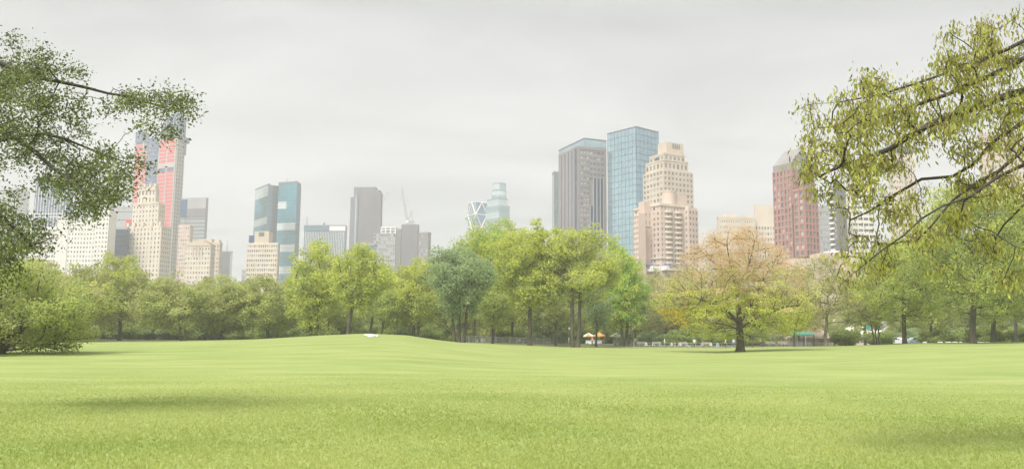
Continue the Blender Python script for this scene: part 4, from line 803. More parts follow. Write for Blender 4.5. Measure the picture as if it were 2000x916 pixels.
# slim trunks along the wood edge in the middle
for i, (px, D, top, xl, xr, lf) in enumerate(((962, 150, 560, 930, 992, 'mid'), (1085, 158, 560, 1062, 1110, 'olive'), (640, 162, 560, 625, 664, 'mid'), (745, 158, 565, 730, 790, 'mid'), (1165, 155, 560, 1140, 1196, 'blue'), (1240, 172, 560, 1222, 1262, 'blue'))):
    tree('slim_tree', ['slim dark trunked tree under the tallest bright crown', 'slim olive tree between the big yellow green trees', 'slim green tree left of the vase shaped tree', 'slim green tree right of the vase shaped tree', 'blue green understorey tree behind the coloured tents', 'blue green understorey tree right of the white tent'][i], px, D, top, 640, xl, xr, lf, K=80, nl=52, rt=.2, group='slim trees at the edge of the wood', seed=30+i)
# wood behind: three grown trees, copied
proto = [tree('woodland_tree', 'green tree of the dense wood behind the front row', -60, 235, 520, 665, -115, -5, lf, K=230, nl=58, sig=.75, size=.5, rt=.3, group='trees of the wood behind', seed=40+i, two=Mixed([l2], [.45]), fork=.3) for i, (lf, l2) in enumerate((('mid', 'olive'), ('yg', 'mid'), ('olive', 'mid'), ('blue', 'mid')))]
bk = []
for i, px in enumerate(range(-10, 2040, 46)): bk.append((px+random.uniform(-14, 14), random.uniform(195, 225), .62 if 240 < px < 560 else .8))
for i, px in enumerate(range(10, 2040, 62)): bk.append((px+random.uniform(-14, 14), random.uniform(235, 275), .72 if 240 < px < 560 else .95))
for i, (px, D, s) in enumerate(bk):
    if 1480 < px < 1760 and D < 230: s *= .55
    if 1480 < px < 1760: s *= .62
    if 1240 < px <= 1480: s *= .85
    if 880 < px < 1240: s *= 1.2
    g0 = gp(px, D); g0.z -= .1; sc_ = s*random.uniform(.85, 1.08)
    if i < 4: o = proto[i]; o.location = g0; o.scale = (sc_,)*3
    else: copy_thing(proto[random.randrange(4)], g0, random.uniform(0, 6.28), sc_)
# understorey shrubs: hide the ground line of the wood
def shrub(name, label, px, D, wpx, top, leaf, K, group, seed, nl=60, size=.26, base=675):
    rng = np.random.default_rng(seed); b = gp(px, D); h = max(.8, P(px, top, D).z-b.z); rx = wpx/FPX*D/2; root = empty(name, b, label, 'shrub', group)
    pts, cr = crown_pts(rng, K, rx, min(rx, 3), -.1*h, h, 9); pts = pts[pts[:, 2] > .05]; cr = cr[:len(pts)]
    tl = [(0, 0, -.1), (0, 0, .15), (0, 0, .3)]; A, par, ti = grow(pts, tl, seg=.7, rng=rng); r = radii(A, par, .012, .09); V, F = tubes(A, par, r, 4); mesh_np('stems', V, F, BARK, root, smooth=True)
    V, F, rn, idx = leaves(pts, nl, .34, size, crnd=cr, rng=rng); mesh_np('foliage', V, F, LF[leaf], root, rnd=rn); return root
UG = 'understorey shrubs under the trees'
sp = [shrub('shrub', 'dense green understorey shrub in the shade of the wood', -80-40*i, 170, 70, 628, lf, 130, UG, 50+i) for i, lf in enumerate(('dark', 'dark', 'blue'))]
sl = []
for px in range(-20, 2030, 30): sl.append((px+random.uniform(-8, 8), random.uniform(172, 184)))
for px in range(0, 2030, 44): sl.append((px+random.uniform(-10, 10), random.uniform(188, 200)))
k = 0
for px, D in sl:
    if 900 < px < 1250 and D < 186: continue
    if 1480 < px < 1720: continue
    loc = gp(px, D); loc.z -= .1; s = random.uniform(.8, 1.35)*(.75 if 840 < px < 1300 else 1)
    if k < 3: o = sp[k]; o.location = loc; o.scale = (s,)*3
    else: copy_thing(random.choice(sp), loc, random.uniform(0, 6.28), s)
    k += 1
shrub('hedge_shrub', 'dark clipped evergreen shrub by the pale trunk at right', 1655, 150, 66, 640, 'dark', 190, 'dark shrubs by the park fence', 71)
shrub('hedge_shrub', 'dark clipped evergreen shrub left of the parked cars', 1716, 152, 66, 646, 'dark', 190, 'dark shrubs by the park fence', 72)
shrub('hedge_shrub', 'long dark shrub behind the white kerb stones', 1835, 150, 90, 645, 'dark', 230, 'dark shrubs by the park fence', 73)
shrub('hedge_shrub', 'dark shrub behind the thick trunk at right', 1925, 152, 90, 640, 'dark', 230, 'dark shrubs by the park fence', 74)
shrub('hedge_shrub', 'dark shrub touching the right edge of the photo', 2005, 150, 80, 640, 'dark', 200, 'dark shrubs by the park fence', 75)
for i, (px, w_, t_) in enumerate(((1318, 90, 656), (1395, 90, 654), (1475, 80, 656))):
    shrub('low_hedge', ['low dark hedge below the gold tipped bough', 'low dark hedge left of the lone trunk', 'low dark hedge right of the lone trunk'][i], px, 172, w_, t_, 'dark', 150, 'low hedges behind the lone tree', 80+i)
# ================================================================== NEAR BRANCHES (overhanging trees whose trunks stand beside the frame)
def near_tree(name, label, trunk, limbs, discs, Y0, spread, leaf_mats, dens, nl, size, seed, hang, sig=.10, elong=.5, r_root=.2, r_tip=.0035, seg=.16):
    rng = np.random.default_rng(seed); b = Vector(trunk[0]); root = empty(name, b, label, 'tree')
    nodes = [np.array(Vector(p)-b) for p in trunk]; par = [-1]+list(range(len(trunk)-1)); nt_ = len(nodes)
    for (start, pts) in limbs:
        prev = start; last = nodes[start]
        for (px, py, Y) in pts:
            p = np.array(P(px, py, Y)-b); m = max(1, int(np.linalg.norm(p-last)/.45))
            for q in range(1, m+1): nodes.append(last+(p-last)*q/m+(rng.normal(0, .018, 3) if q < m else 0)); par.append(prev); prev = len(nodes)-1
            last = p
    tips = []
    for (cx, cy_, r, d) in discs:
        n = int(dens*1.7*(r/50)**2*d)
        for c_ in range(max(1, n//7)):              # sprays of twigs with gaps between them
            a = rng.random()*6.283; rr = r*math.sqrt(rng.random()); Y = Y0+rng.normal(0, spread); qx, qy = cx+rr*math.cos(a), cy_+rr*math.sin(a)*.9; w_ = rng.uniform(7, 15)
            for _ in range(7): tips.append(np.array(P(qx+rng.normal(0, w_), qy+rng.normal(0, w_*.6), Y+rng.normal(0, w_*Y0/FPX))-b))
    tips = np.array(tips); A, parr, ti = grow_multi(tips, np.array(nodes), np.array(par), bf=.12, seg=seg, jit=.16, rng=rng, sag=.03 if hang else .05)
    r = radii(A, parr, r_tip, r_root, 1.7); V, F = tubes(A, parr, r, 6); mesh_np('trunk', V, F, BARKD, root, smooth=True)
    M = len(tips)*nl; idx = np.repeat(np.arange(len(tips)), nl); off = rng.normal(0, sig, (M, 3)); c = tips[idx]+off
    if hang: t = np.stack([rng.normal(0, .33, M), rng.normal(0, .33, M), -np.ones(M)], -1)
    else: t = rng.normal(0, 1, (M, 3)); t[:, 2] -= .25
    t /= np.linalg.norm(t, axis=1, keepdims=True); s = np.cross(t, rng.normal(0, 1, (M, 3))); s /= np.linalg.norm(s, axis=1, keepdims=True); nn = np.cross(t, s)
    L_ = (size*rng.uniform(.55, 1.3, M))[:, None]; mi = (rng.random(M)*100).astype(int); mi = np.where(mi < leaf_mats[1], 1, 0)
    wd = np.where(mi == 1, .22, elong)[:, None]*L_*.5; f = wd*.35; bend = nn*L_*.10
    V = np.stack([c, c+t*L_*.3+s*wd+nn*f, c+t*L_*.7+s*wd*.8+nn*f-bend, c+t*L_-bend*2.2, c+t*L_*.7-s*wd*.8+nn*f-bend, c+t*L_*.3-s*wd+nn*f, c+t*L_*.5-bend*.4], 1).reshape(-1, 3)
    b0 = np.arange(M)[:, None]*7; F = np.concatenate([b0+np.array([[0, 1, 2, 6]]), b0+np.array([[6, 2, 3, 4]]), b0+np.array([[0, 6, 4, 5]])], 0)
    rn = rng.random(M)*.6+.4*rng.random(len(tips))[idx]
    mesh_np('crown', V, F, leaf_mats[0], root, mi=np.tile(mi, 3), rnd=np.tile(rn, 3))
    return root
near_tree('overhanging_oak', 'dark leaved oak branches hanging in from the upper left corner', [(-15.5, 17, -.1), (-15.5, 17, .6), (-15.4, 17, 2), (-15.2, 17, 4), (-14.6, 17.2, 5.6), (-14, 17.4, 7.2), (-13.2, 17.6, 9)],
    [(4, [(-80, 235, 17.5), (20, 262, 17.6), (60, 290, 17.5), (105, 330, 17.3), (140, 352, 17.2), (170, 380, 17)]), (5, [(-60, 100, 17.8), (60, 150, 18), (170, 172, 18), (260, 190, 18.2), (330, 215, 18.3), (380, 212, 18.4)]),
     (3, [(-70, 380, 16.8), (0, 420, 17), (40, 455, 17.2), (80, 490, 17.3)]), (4, [(-60, 290, 18), (0, 275, 18.2), (90, 262, 18.3), (160, 285, 18.2), (230, 312, 18), (262, 322, 18)]),
     (2, [(-80, 470, 16.5), (-10, 500, 16.7), (40, 520, 17)])],
    [(40, 215, 70, 1.3), (110, 225, 50, 1.1), (20, 280, 40, .8), (85, 285, 42, 1.2), (150, 320, 50, 1.3), (195, 350, 50, 1.2), (225, 318, 36, .9), (120, 350, 40, 1), (165, 405, 34, 1.2), (150, 432, 16, 1), (200, 378, 34, 1), (250, 322, 20, .8),
     (270, 210, 34, 1), (320, 208, 36, 1.2), (365, 210, 28, .8), (310, 250, 26, 1.2), (325, 268, 20, 1.2), (200, 200, 22, .6), (180, 245, 30, .6), (10, 330, 18, .6), (15, 395, 26, .8), (10, 450, 50, 1.3), (55, 468, 36, 1.2), (20, 515, 50, 1.3), (75, 500, 26, 1), (60, 425, 22, .7),
     (20, 130, 70, .9), (110, 150, 50, .6), (300, 190, 24, .8), (240, 195, 22, .8), (350, 200, 22, .8), (-60, 200, 80, .5), (-60, 330, 60, .5), (-50, 450, 60, .6)],
    18, 1.0, ([LF['oak'], LF['mid']], 12), 36, 24, .062, 3, False, sig=.12, elong=.6, r_root=.12)
near_tree('overhanging_tree', 'branches with narrow hanging spring leaves and catkins in the upper right corner', [(10.3, 12, 0), (10.3, 12, .6), (10.2, 12, 1.8), (10.1, 12, 3), (9.9, 12, 4.2), (9.6, 12.1, 5.4), (9.2, 12.2, 6.6)],
    [(4, [(2080, 285, 11.8), (2000, 322, 11.6), (1950, 345, 11.5), (1895, 384, 11.4), (1840, 403, 11.3), (1800, 427, 11.3), (1765, 460, 11.2), (1725, 487, 11.2), (1690, 515, 11.1), (1660, 540, 11), (1642, 556, 11)]),
     (4, [(2080, 250, 12.2), (2000, 290, 12), (1985, 305, 12), (1950, 335, 11.9), (1900, 362, 11.8), (1860, 392, 11.7), (1820, 440, 11.6), (1790, 470, 11.5)]),
     (5, [(2090, 190, 12.4), (2000, 238, 12.4), (1936, 280, 12.4), (1900, 322, 12.3), (1860, 345, 12.3), (1800, 350, 12.3), (1740, 385, 12.2), (1700, 412, 12.2), (1660, 430, 12.2)]),
     (5, [(2060, 160, 12), (1960, 190, 12), (1870, 222, 12), (1830, 236, 12), (1780, 264, 11.9), (1740, 290, 11.9), (1690, 312, 11.8), (1640, 325, 11.8), (1600, 345, 11.7)]),
     (6, [(2040, 90, 12.2), (1930, 150, 12.3), (1850, 185, 12.4), (1760, 215, 12.5), (1700, 235, 12.5), (1640, 248, 12.5), (1590, 250, 12.5)]), (6, [(2020, 70, 12), (1900, 125, 12.2), (1800, 160, 12.4), (1720, 185, 12.5), (1640, 200, 12.6), (1572, 205, 12.7)]),
     (4, [(2080, 330, 12.6), (2010, 390, 12.8), (1960, 440, 13), (1930, 490, 13), (1915, 540, 13)])],
    [(1572, 245, 20, .6), (1590, 290, 34, .8), (1650, 262, 46, 1), (1640, 318, 44, 1.1), (1590, 335, 28, .9), (1700, 228, 50, 1), (1720, 290, 46, 1.1), (1690, 335, 34, 1), (1760, 240, 46, .9), (1800, 215, 42, .9), (1850, 225, 45, .9), (1900, 220, 45, 1), (1950, 215, 48, 1), (1990, 205, 40, 1),
     (1830, 290, 26, .4), (1870, 300, 34, .5), (1760, 345, 42, .55), (1700, 385, 34, .7), (1655, 370, 26, .8), (1605, 372, 14, .8), (1735, 425, 36, .8), (1690, 460, 26, .8), (1680, 510, 22, .8), (1722, 500, 22, .9), (1795, 400, 40, .6), (1860, 375, 40, .5), (1930, 345, 50, .6), (1985, 390, 50, .7), (1900, 430, 45, .6),
     (1960, 480, 50, .6), (1845, 450, 26, .5), (1985, 285, 44, .7), (1920, 285, 36, .6), (1990, 530, 34, .6), (1640, 410, 16, .7), (1570, 205, 14, .5), (1640, 195, 22, .7), (1760, 170, 50, .8), (1850, 160, 60, .9), (1940, 150, 60, .9), (1690, 175, 26, .6), (1880, 90, 50, .5), (1960, 80, 60, .7), (2060, 200, 60, .6), (2060, 380, 60, .5), (1655, 540, 14, 1), (1700, 535, 18, .9), (1740, 470, 30, .9), (1790, 440, 36, .8), (1640, 500, 12, .8), (1840, 500, 30, .5)],
    12, .75, ([LF['hang'], LF['catkin']], 22), 34, 15, .076, 4, True, sig=.09, elong=.34, r_root=.11)
# ================================================================== SMALL THINGS
def at(px, D, dz=0): p = gp(px, D); p.z += dz; return p
# pale path along the right edge of the meadow
def strip(name, label, pts, wid, dz, m):
    V = []; 
    for (px, D) in pts:
        a = gp(px, D); c = gp(px, D+wid); V += [(a.x, a.y, a.z+dz), (c.x, c.y, c.z+dz)]
    F = [(2*i, 2*i+2, 2*i+3, 2*i+1) for i in range(len(pts)-1)]; o = mesh_np(name, V, F, m); tag(o, label, kind='structure')
strip('path', 'pale asphalt path along the far right edge of the meadow', [(px, 146+2*math.sin(px*.01)) for px in range(1560, 2140, 20)], 4, .012, mat('path_asphalt', (.30, .29, .28), .9, scale=1))
strip('path', 'grey footpath between fence and wood in the middle', [(px, 176+2*math.sin(px*.01)) for px in range(880, 1500, 20)], 4, .02, mat('footpath', (.22, .21, .20), .9, scale=1))
# white blankets
def blanket(label, px, D, wx, wy, seed, mt, bump):
    b = at(px, D); rng = np.random.default_rng(seed); n = 16; V = []; 
    ph = rng.random(6)*6
    for j in range(n+1):
        for i in range(n+1):
            u = i/n-.5; v = j/n-.5; ed = min(1, 6*min(.5-abs(u), .5-abs(v))+.15)
            x = u*wx+.05*math.sin(v*9+ph[0]); y = v*wy+.05*math.sin(u*8+ph[1]); z = (bump*(.5+.5*math.sin(u*9+ph[2])*math.cos(v*7+ph[3]))+.4*bump*math.sin(u*23+ph[4]+v*11))*ed+.03
            V.append((x, y, max(.025, z)+zt(b.x+x, b.y+y)-b.z))
    F = [(j*(n+1)+i, j*(n+1)+i+1, (j+1)*(n+1)+i+1, (j+1)*(n+1)+i) for j in range(n) for i in range(n)]
    o = mesh_np('blanket', V, F, mt, smooth=True); o.location = b; sm = o.modifiers.new('thickness', 'SOLIDIFY'); sm.thickness = .02; tag(o, label, 'blanket', 'white blankets on the mound'); return o
blanket('long rumpled white blanket, leftmost on the grassy mound', 721, 97, 1.05, 1.5, 1, mat('white_cloth', (.48, .48, .46), .9), .22)
blanket('bunched white blanket with a dark fold, rightmost on the mound', 734, 96, .75, .9, 2, mat('white_cloth', (.48, .48, .46), .9), .2)
blanket('small white cloth lying in front of the two larger blankets', 722, 92, .55, 1.0, 3, mat('white_cloth', (.48, .48, .46), .9), .12)
# tents / parasols
def parasol(label, px, D, rad, h, colm, panels=None):
    b = at(px, D); root = empty('parasol', b, label, 'parasol', 'parasols by the fence'); mb = MB(); n = 8; i = len(mb.v); mb.v.append((0, 0, h))
    for rr, zz in ((.5, h-.22*rad*1.2), (1.0, h-.5*rad), (1.0, h-.5*rad-.22)):
        for k in range(n): mb.v.append((rad*rr*math.cos(k*math.pi/4+.2), rad*rr*math.sin(k*math.pi/4+.2), zz))
    for k in range(n):
        k2 = (k+1) % n; m = k % 2 if panels else 0; mb.f += [(0, 1+k, 1+k2), (1+k, 1+n+k, 1+n+k2, 1+k2), (1+n+k, 1+2*n+k, 1+2*n+k2, 1+n+k2)]; mb.m += [m]*3
    c = mb.build('canopy', colm, root); s_ = c.modifiers.new('t', 'SOLIDIFY'); s_.thickness = .02
    p = MB(); p.tube((0, 0, -.05), (0, 0, h+.12), .03, .025, 8); p.build('pole', W['whitem'], root); q = MB(); q.tube((0, 0, 0), (0, 0, .09), .3, .26, 12); q.build('base', W['grey'], root)
    t = MB(); t.box(-.55, .55, -.5, .1, .70, .75); 
    return root
OR = mat('orange_canvas', (.60, .30, .10), .8); WC = mat('white_canvas', (.80, .80, .78), .8)
parasol('white and orange panelled parasol, leftmost by the fence', 1150, 168, 1.15, 2.5, [WC, OR], True); parasol('all orange parasol between the two pale parasols', 1171, 170, 1.35, 2.6, [OR]); parasol('plain white parasol near the slim trunk', 1204, 170, 1.35, 2.6, [WC])
def cart(label, px, D, col):
    b = at(px, D); root = empty('food_cart', b, label, 'cart', 'food carts under the parasols'); m = MB(); m.box(-.8, .8, -.4, .4, .35, 1.05); m.build('body', col, root); m = MB(); m.box(-.9, .9, -.5, .5, 1.05, 1.1); m.build('counter', W['steel'], root)
    for s in (-.5, .5):
        m = MB(); m.tube((s, -.46, .25), (s, -.40, .25), .25, .25, 14); m.build('wheel', W['dgrey'], root)
    m = MB(); m.tube((.8, -.3, .9), (1.15, -.3, .95), .02, .02, 6); m.tube((.8, .3, .9), (1.15, .3, .95), .02, .02, 6); m.tube((1.15, -.3, .95), (1.15, .3, .95), .02, .02, 6); m.build('handle', W['steel'], root)
cart('white food cart under the panelled parasol', 1152, 166.5, W['whitem']); cart('pale cart below the orange parasol', 1167, 168, W['steel']); cart('grey cart under the plain white parasol', 1206, 168.5, W['lgrey'])
# people: one continuous skinned body each
def person(label, px, D, shirt, trousers, pose=0, face=0, seated=False):
    b = at(px, D); root = empty('person', b, label, 'person', 'people in the park'); root.rotation_euler = (0, 0, face)
    me = bpy.data.meshes.new('body'); o = bpy.data.objects.new('body', me); link(o, root)
    h = .45 if seated else .92; K_ = (.45, .08) if seated else (.0, 0)
    v = [(0, 0, h), (0, 0, h+.28), (0, -.01, h+.48), (0, -.01, h+.56), (0, -.03, h+.66), (0, -.02, h+.76)]; r = [(.15, .11), (.13, .09), (.17, .10), (.06, .06), (.085, .095), (.07, .08)]; e = [(0, 1), (1, 2), (2, 3), (3, 4), (4, 5)]
    sw = .16 if pose == 1 else .03
    for s in (-1, 1):
        i = len(v); v += [(s*.19, -.0, h+.46), (s*.25, .03-sw*s*.5, h+.2), (s*.25, -.10-sw*s, h-.02), (s*.245, -.13-sw*s, h-.10)]; r += [(.06, .06), (.045, .045), (.035, .035), (.03, .045)]; e += [(2, i), (i, i+1), (i+1, i+2), (i+2, i+3)]
        i = len(v)
        if seated: v += [(s*.10, 0, h-.03), (s*.12, -.42, h+.0), (s*.12, -.44, .1), (s*.12, -.58, .05)]
        else: v += [(s*.09, 0, h-.08), (s*.10, -sw*s*.9-.02, .48), (s*.10, -sw*s*.9+.05*(pose == 1), .09), (s*.10, -sw*s*.9-.14, .045)]
        r += [(.10, .10), (.065, .065), (.045, .045), (.04, .04)]; e += [(0, i), (i, i+1), (i+1, i+2), (i+2, i+3)]
    me.from_pydata(v, e, []); sk = o.modifiers.new('skin', 'SKIN')
    for k, rr in enumerate(r): me.skin_vertices[0].data[k].radius = rr
    me.skin_vertices[0].data[0].use_root = True
    sb = o.modifiers.new('sub', 'SUBSURF'); sb.levels = 1; sb.render_levels = 1
    m = bpy.data.materials.new('clothed_body'); m.use_nodes = True; t = m.node_tree; bs = t.nodes['Principled BSDF']; bs.inputs['Roughness'].default_value = .8
    tc = t.nodes.new('ShaderNodeTexCoord'); sp_ = t.nodes.new('ShaderNodeSeparateXYZ'); t.links.new(tc.outputs['Object'], sp_.inputs[0]); dv = t.nodes.new('ShaderNodeMath'); dv.operation = 'DIVIDE'; dv.inputs[1].default_value = 2; t.links.new(sp_.outputs['Z'], dv.inputs[0])
    rp_ = t.nodes.new('ShaderNodeValToRGB'); rp_.color_ramp.interpolation = 'CONSTANT'; el = rp_.color_ramp.elements; el[0].position = 0; el[0].color = (.05, .05, .05, 1); el[1].position = .04; el[1].color = (*trousers, 1)
    x = el.new((h-.02)/2); x.color = (*shirt, 1); x = el.new((h+.53)/2); x.color = (.5, .33, .25, 1); x = el.new((h+.74)/2); x.color = (.06, .04, .03, 1)
    t.links.new(dv.outputs[0], rp_.inputs[0]); t.links.new(rp_.outputs[0], bs.inputs['Base Color']); me.materials.append(m)
    hair = MB(); n = 8
    for a0, z0_, a1, z1_ in ((.088, h+.72, .085, h+.79), (.085, h+.79, .05, h+.835)): hair.tube((0, .0, z0_), (0, .005, z1_), a0, a1, 10)
    hair.build('hair', mat('dark_hair', (.05, .035, .025), .8), root, smooth=True)
    return root
WH = (.8, .8, .8); DK = (.05, .06, .09); JN = (.10, .14, .24)
for args in (('person in white shirt and dark trousers beside the white parasol', 1240, 166, WH, DK, 0, .4), ('person in white top and jeans beneath the gold tipped bough', 1298, 160, WH, JN, 1, 1.4), ('person in pale shirt standing halfway to the lone tree', 1356, 158, (.7, .7, .72), DK, 0, 3),
             ('person in white shirt just left of the lone trunk', 1417, 158, WH, DK, 1, -1.5), ('person in pale blue shirt touching the lone trunk outline', 1433, 162, (.6, .68, .8), JN, 0, .3), ('person in white jacket right of the lone trunk', 1485, 160, WH, DK, 1, 1.2),
             ('person in white shirt walking, left one of the pair at right', 1855, 150.5, WH, DK, 1, 1.5), ('person in white shirt walking, right one of the pair at right', 1861, 150.5, WH, DK, 1, 1.5), ('person in orange top beside the panelled parasol', 1157, 165, (.7, .3, .12), DK, 0, 0),
             ('person in white leaning near the twin dark trunks', 1111, 165, WH, (.5, .5, .5), 0, 2)): person(*args)
seatg = [1262, 1275, 1288, 1312, 1328, 1342, 1372, 1388, 1402]
for i, px in enumerate(seatg):
    o = person(['visitor in grey', 'visitor in white', 'visitor in blue'][i % 3]+' sitting on the grass edge, number '[:0]+' sitting low by the fence '+['near the white parasol', 'left of the standing person in jeans', 'right beside the person in jeans', 'under the gold leaves', 'below the yellow bough', 'before the low hedge', 'left of the lone tree shade', 'beside the hedge end', 'close to the lone trunk'][i], px, 163+(i*7 % 5), [(.5, .5, .5), WH, (.3, .4, .6)][i % 3], [DK, JN, (.4, .4, .4)][i % 3], 0, random.uniform(-1, 1), True)
    o.location.z -= .28
# fences
def fence(name, label, p0, p1, D0, D1, h, gap, mt, rails, wid=.06, infill=None):
    a = gp(p0, D0); c = gp(p1, D1); d = (c-a); Ln = d.length; n = int(Ln/gap); root = empty(name, a, label, 'fence'); mb = MB(); pr = MB()
    post = MB()
    def g(t): x = a.x+d.x*t; y = a.y+d.y*t; return Vector((x-a.x, y-a.y, zt(x, y)-a.z))
    for i in range(n+1):
        q = g(i/n); hh = h*(1+(.04*math.sin(i*7.3)))
        if i % 8 == 0: mb_, post = mb, MB(); post.tube((q.x, q.y, q.z-.1), (q.x, q.y, q.z+hh*1.06), wid*1.7, wid*1.7, 5); post.build('post', mt, root); continue
        mb.tube((q.x, q.y, q.z-.1), (q.x, q.y, q.z+hh*(1.06 if i % 8 == 0 else 1)), wid*(1.7 if i % 8 == 0 else .6), wid*(1.7 if i % 8 == 0 else .5), 5)
    for z in rails:
        for i in range(n//4):
            q0 = g(i*4/n); q1 = g(min(1, (i+1)*4/n)); pr.tube((q0.x, q0.y, q0.z+z*h), (q1.x, q1.y, q1.z+z*h), .03, .03, 4)
    mb.build('pickets', mt, root); pr.build('rails', mt, root); return root
fence('paling_fence', 'dark upright paling fence right of the lone trunk', 1450, 1665, 152, 150, 1.9, .22, mat('fence_paint', (.075, .07, .065), .8), (.15, .85))
fence('wire_fence', 'low grey mesh fence along the wood in the middle', 902, 1128, 158, 160, 1.25, .16, mat('galvanised', (.30, .30, .30), .6, .3), (.05, .5, .97), wid=.035)
fence('low_fence', 'low pale rail fence running past the people on the lawn edge', 1238, 1450, 156, 154, .9, .9, mat('pale_rail', (.45, .45, .44), .7), (.5, .95), wid=.04)
# benches
def bench(label, px, D, rot):
    root = empty('park_bench', at(px, D), label, 'bench', 'benches along the fence'); root.rotation_euler = (0, 0, rot); wd = mat('bench_slats', (.35, .32, .28), .7); ir = W['dgrey']
    m = MB(); [m.box(-.9, .9, -.2+.14*k, -.08+.14*k, .42, .45) for k in range(3)]; m.build('seat', wd, root); m = MB(); [m.box(-.9, .9, .24+.02*k, .27+.02*k, .55+.15*k, .66+.15*k) for k in range(3)]; m.build('backrest', wd, root)
    for s in (-.7, .7):
        m = MB(); m.box(s-.03, s+.03, -.2, -.15, -.05, .42); m.build('leg', ir, root); m = MB(); m.box(s-.03, s+.03, .2, .25, -.05, .54); m.box(s-.03, s+.03, .275, .31, .5, .97); m.build('leg', ir, root)
for i, px in enumerate((1254, 1283, 1334, 1380, 1506, 1530)): bench(['bench nearest the white parasol', 'bench beneath the gold tipped leaves', 'bench before the middle of the low hedge', 'bench left of the lone trunk', 'bench right of the lone trunk before the palings', 'bench before the palings near the green awning'][i], px, 164 if px < 1450 else 150, .1)
# white kerb stones at right
kt = mat('kerb_paint', (.72, .72, .70), .7); k0 = None
for i, px in enumerate((1806, 1836, 1852, 1865, 1876, 1914, 1929, 1948, 1956, 1966, 1980, 1992, 2004)):
    wd = (.6, .8, .85, .85, .4, 1.2, .75, .5, .5, .9, 1.0, .6, .8)[i]
    mb = MB(); mb.prism([(-wd/2, -.2), (wd/2, -.2), (wd/2, .2), (-wd/2, .2)], -.1, .30, taper=.9); o = mb.build('kerb_stone', kt); o.location = at(px, 143.5); tag(o, 'short white painted kerb stone in the row at the right lawn edge', 'kerb stone', 'white kerb stones at the right')
# cars
def car(label, px, D, paint, rot):
    root = empty('parked_car', at(px, D), label, 'car', 'cars parked at the right'); root.rotation_euler = (0, 0, rot); prof = [(-2.2, .35), (-2.2, .75), (-1.9, .92), (-1.35, .98), (-.75, 1.42), (.75, 1.45), (1.35, 1.05), (2.1, .95), (2.25, .7), (2.25, .35)]
    mb = MB(); n = len(prof)
    for y, k in ((-.86, 1), (-.80, 1.0), (.80, 1), (.86, 1)): 
        for (x, z) in prof: mb.v.append((x, y*(.86 if z > 1.1 else 1), z))
    for j in range(3):
        for i in range(n): mb.f.append((j*n+i, j*n+(i+1) % n, (j+1)*n+(i+1) % n, (j+1)*n+i)); mb.m.append(0)
    mb.f += [tuple(range(n-1, -1, -1)), tuple(range(3*n, 4*n))]; mb.m += [0, 0]; mb.build('body', paint, root)
    for (x0, x1, x2, x3) in ((-1.2, -.05, -.05, -.7), (.02, 1.2, .7, .02)):
        for s in (-1, 1):
            g = MB(); y0, y1 = s*.868, s*.755; g.v += [(x0, y0, 1.0), (x1, y0, 1.0), (x2, y1, 1.38), (x3, y1, 1.38), (x0, y0*.97, 1.0), (x1, y0*.97, 1.0), (x2, y1*.97, 1.38), (x3, y1*.97, 1.38)]; g.f += [(0, 1, 2, 3), (7, 6, 5, 4), (0, 4, 5, 1), (1, 5, 6, 2), (2, 6, 7, 3), (3, 7, 4, 0)]; g.m += [0]*6; g.build('window', GD, root)
    for x in (-1.4, 1.4):
        for s in (-1, 1): g = MB(); g.tube((x, s*.70, .33), (x, s*.88, .33), .33, .33, 16); w_ = g.build('wheel', W['dgrey'], root); g = MB(); g.tube((x, s*.87, .33), (x, s*.895, .33), .2, .18, 12); g.build('rim', W['steel'], w_)
    for s in (-.6, .6): g = MB(); g.box(-2.23, -2.18, s-.15, s+.15, .62, .74); g.build('headlight', W['whitem'], root)
car('white parked car left of the tall straight trunk', 1749, 156, mat('white_paint', (.78, .79, .80), .25, spec=.5), .06); car('pale blue parked car right of the tall straight trunk', 1790, 156, mat('pale_blue_paint', (.45, .55, .66), .25, spec=.5), .03)
# restaurant pavilion with tan roof, pale tent, green awning
def hip(mb, x0, x1, y0, y1, z0, z1, inx, m=0):
    i = len(mb.v); ym = (y0+y1)/2; mb.v += [(x0, y0, z0), (x1, y0, z0), (x1, y1, z0), (x0, y1, z0), (x0+inx, ym, z1), (x1-inx, ym, z1)]; mb.f += [(0+i, 1+i, 5+i, 4+i), (1+i, 2+i, 5+i), (2+i, 3+i, 4+i, 5+i), (3+i, i, 4+i), (i+3, i+2, i+1, i)]; mb.m += [m]*5
def pavilion(label, xl, xr, D, eave, ridge, roofm, wallm, inx, dep=8):
    b = at((xl+xr)/2, D); hw = (xr-xl)/2/FPX*D; ze = P(xl, eave, D).z-b.z; zr = P(xl, ridge, D).z-b.z; root = empty('pavilion', b, label, 'pavilion')
    m = MB(); m.box(-hw+.5, hw-.5, .5, dep-.5, -.3, ze); m.build('wall', wallm, root); m = MB(); hip(m, -hw, hw, 0, dep, ze+.01, zr, inx); m.build('roof', roofm, root)
    n = max(2, int(hw*2/2.4))
    for k in range(n): x = -hw+.5+(2*hw-1)*(k+.5)/n; m = MB(); m.box(x-.7, x+.7, .42, .49, .8, ze-.5); m.build('window', GM, root)
    return root
pavilion('low pavilion with broad tan hipped roof behind the palings', 1555, 1638, 190, 660, 636, mat('tan_roof', (.50, .40, .31), .8, scale=1), W['cream'], 4)
pavilion('white roofed pavilion between dark shrubs and tall straight trunk', 1650, 1748, 195, 657, 626, mat('pale_roof', (.62, .60, .57), .7, scale=1), W['pink'], 5)
b = at(1562, 160); root = empty('market_stall', b, 'stall with flat green awning on thin posts behind the palings', 'stall'); m = MB(); hwx = 2.4
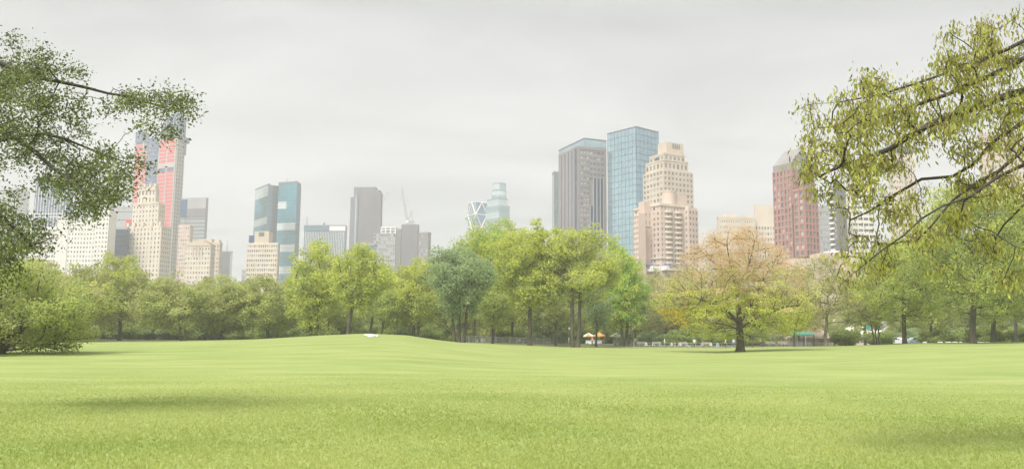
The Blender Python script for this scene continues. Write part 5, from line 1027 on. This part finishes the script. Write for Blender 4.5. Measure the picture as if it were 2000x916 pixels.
i = len(m.v); m.v += [(-hwx, -1, 1.95), (hwx, -1, 1.95), (hwx, -1, 2.25), (-hwx, -1, 2.25), (-hwx, 1.2, 2.7), (hwx, 1.2, 2.7)]; m.f += [(0, 1, 2, 3), (3, 2, 5, 4), (0, 3, 4), (1, 5, 2)]; m.m += [0]*4; m.build('awning', mat('green_canvas', (.06, .22, .15), .7), root)
for x in (-2.3, 2.3, -.8, .8):
    p = MB(); p.tube((x, -.95, -.1), (x, -.95, 2.1), .04, .04, 6); p.build('post', W['steel'], root)
p = MB(); p.box(-2.1, 2.1, -.2, .5, -.1, .95); p.build('counter', W['brown'], root)
# lamp post with teal sign
b = at(1697, 148); root = empty('sign_post', b, 'slim post with round teal sign left of the dark shrub', 'sign'); p = MB(); p.tube((0, 0, -.1), (0, 0, 3.3), .05, .045, 8); p.build('pole', W['dgrey'], root)
p = MB(); p.tube((0, -.03, 3.1), (0, .03, 3.1), .42, .42, 16); o = p.build('sign_face', mat('teal_enamel', (.06, .42, .40), .5), root)
for i, (px, D) in enumerate(((1486, 170), (1236, 176), (1112, 174))):
    b = at(px, D); root = empty('street_lamp', b, ['park lamp with pale globe right of the lone trunk', 'park lamp with pale globe beside the bright green tree', 'park lamp with pale globe between twin dark trunks'][i], 'lamp', 'park lamps along the path'); p = MB(); p.tube((0, 0, -.1), (0, 0, .5), .14, .08, 8); p.tube((0, 0, .5), (0, 0, 3.0), .055, .045, 8); p.build('pole', W['dgrey'], root)
    p = MB(); p.tube((0, 0, 3.0), (0, 0, 3.22), .09, .22, 10); p.tube((0, 0, 3.22), (0, 0, 3.5), .22, .14, 10); p.build('globe', W['whitem'], root, smooth=True); p = MB(); p.tube((0, 0, 3.5), (0, 0, 3.62), .17, .03, 10); p.build('cap', W['dgrey'], root)
# ================================================================== HAZE
def haze():
    mb = MB(); mb.box(-1700, 1700, -60, 1750, -3, 420); m = bpy.data.materials.new('haze'); m.use_nodes = True; t = m.node_tree; t.nodes.clear(); o = t.nodes.new('ShaderNodeOutputMaterial'); v = t.nodes.new('ShaderNodeVolumePrincipled')
    v.inputs['Color'].default_value = (.97, .97, .965, 1); v.inputs['Density'].default_value = HAZE; v.inputs['Anisotropy'].default_value = 0.1; t.links.new(v.outputs[0], o.inputs['Volume'])
    tag(mb.build('haze', m), kind='stuff')
haze()
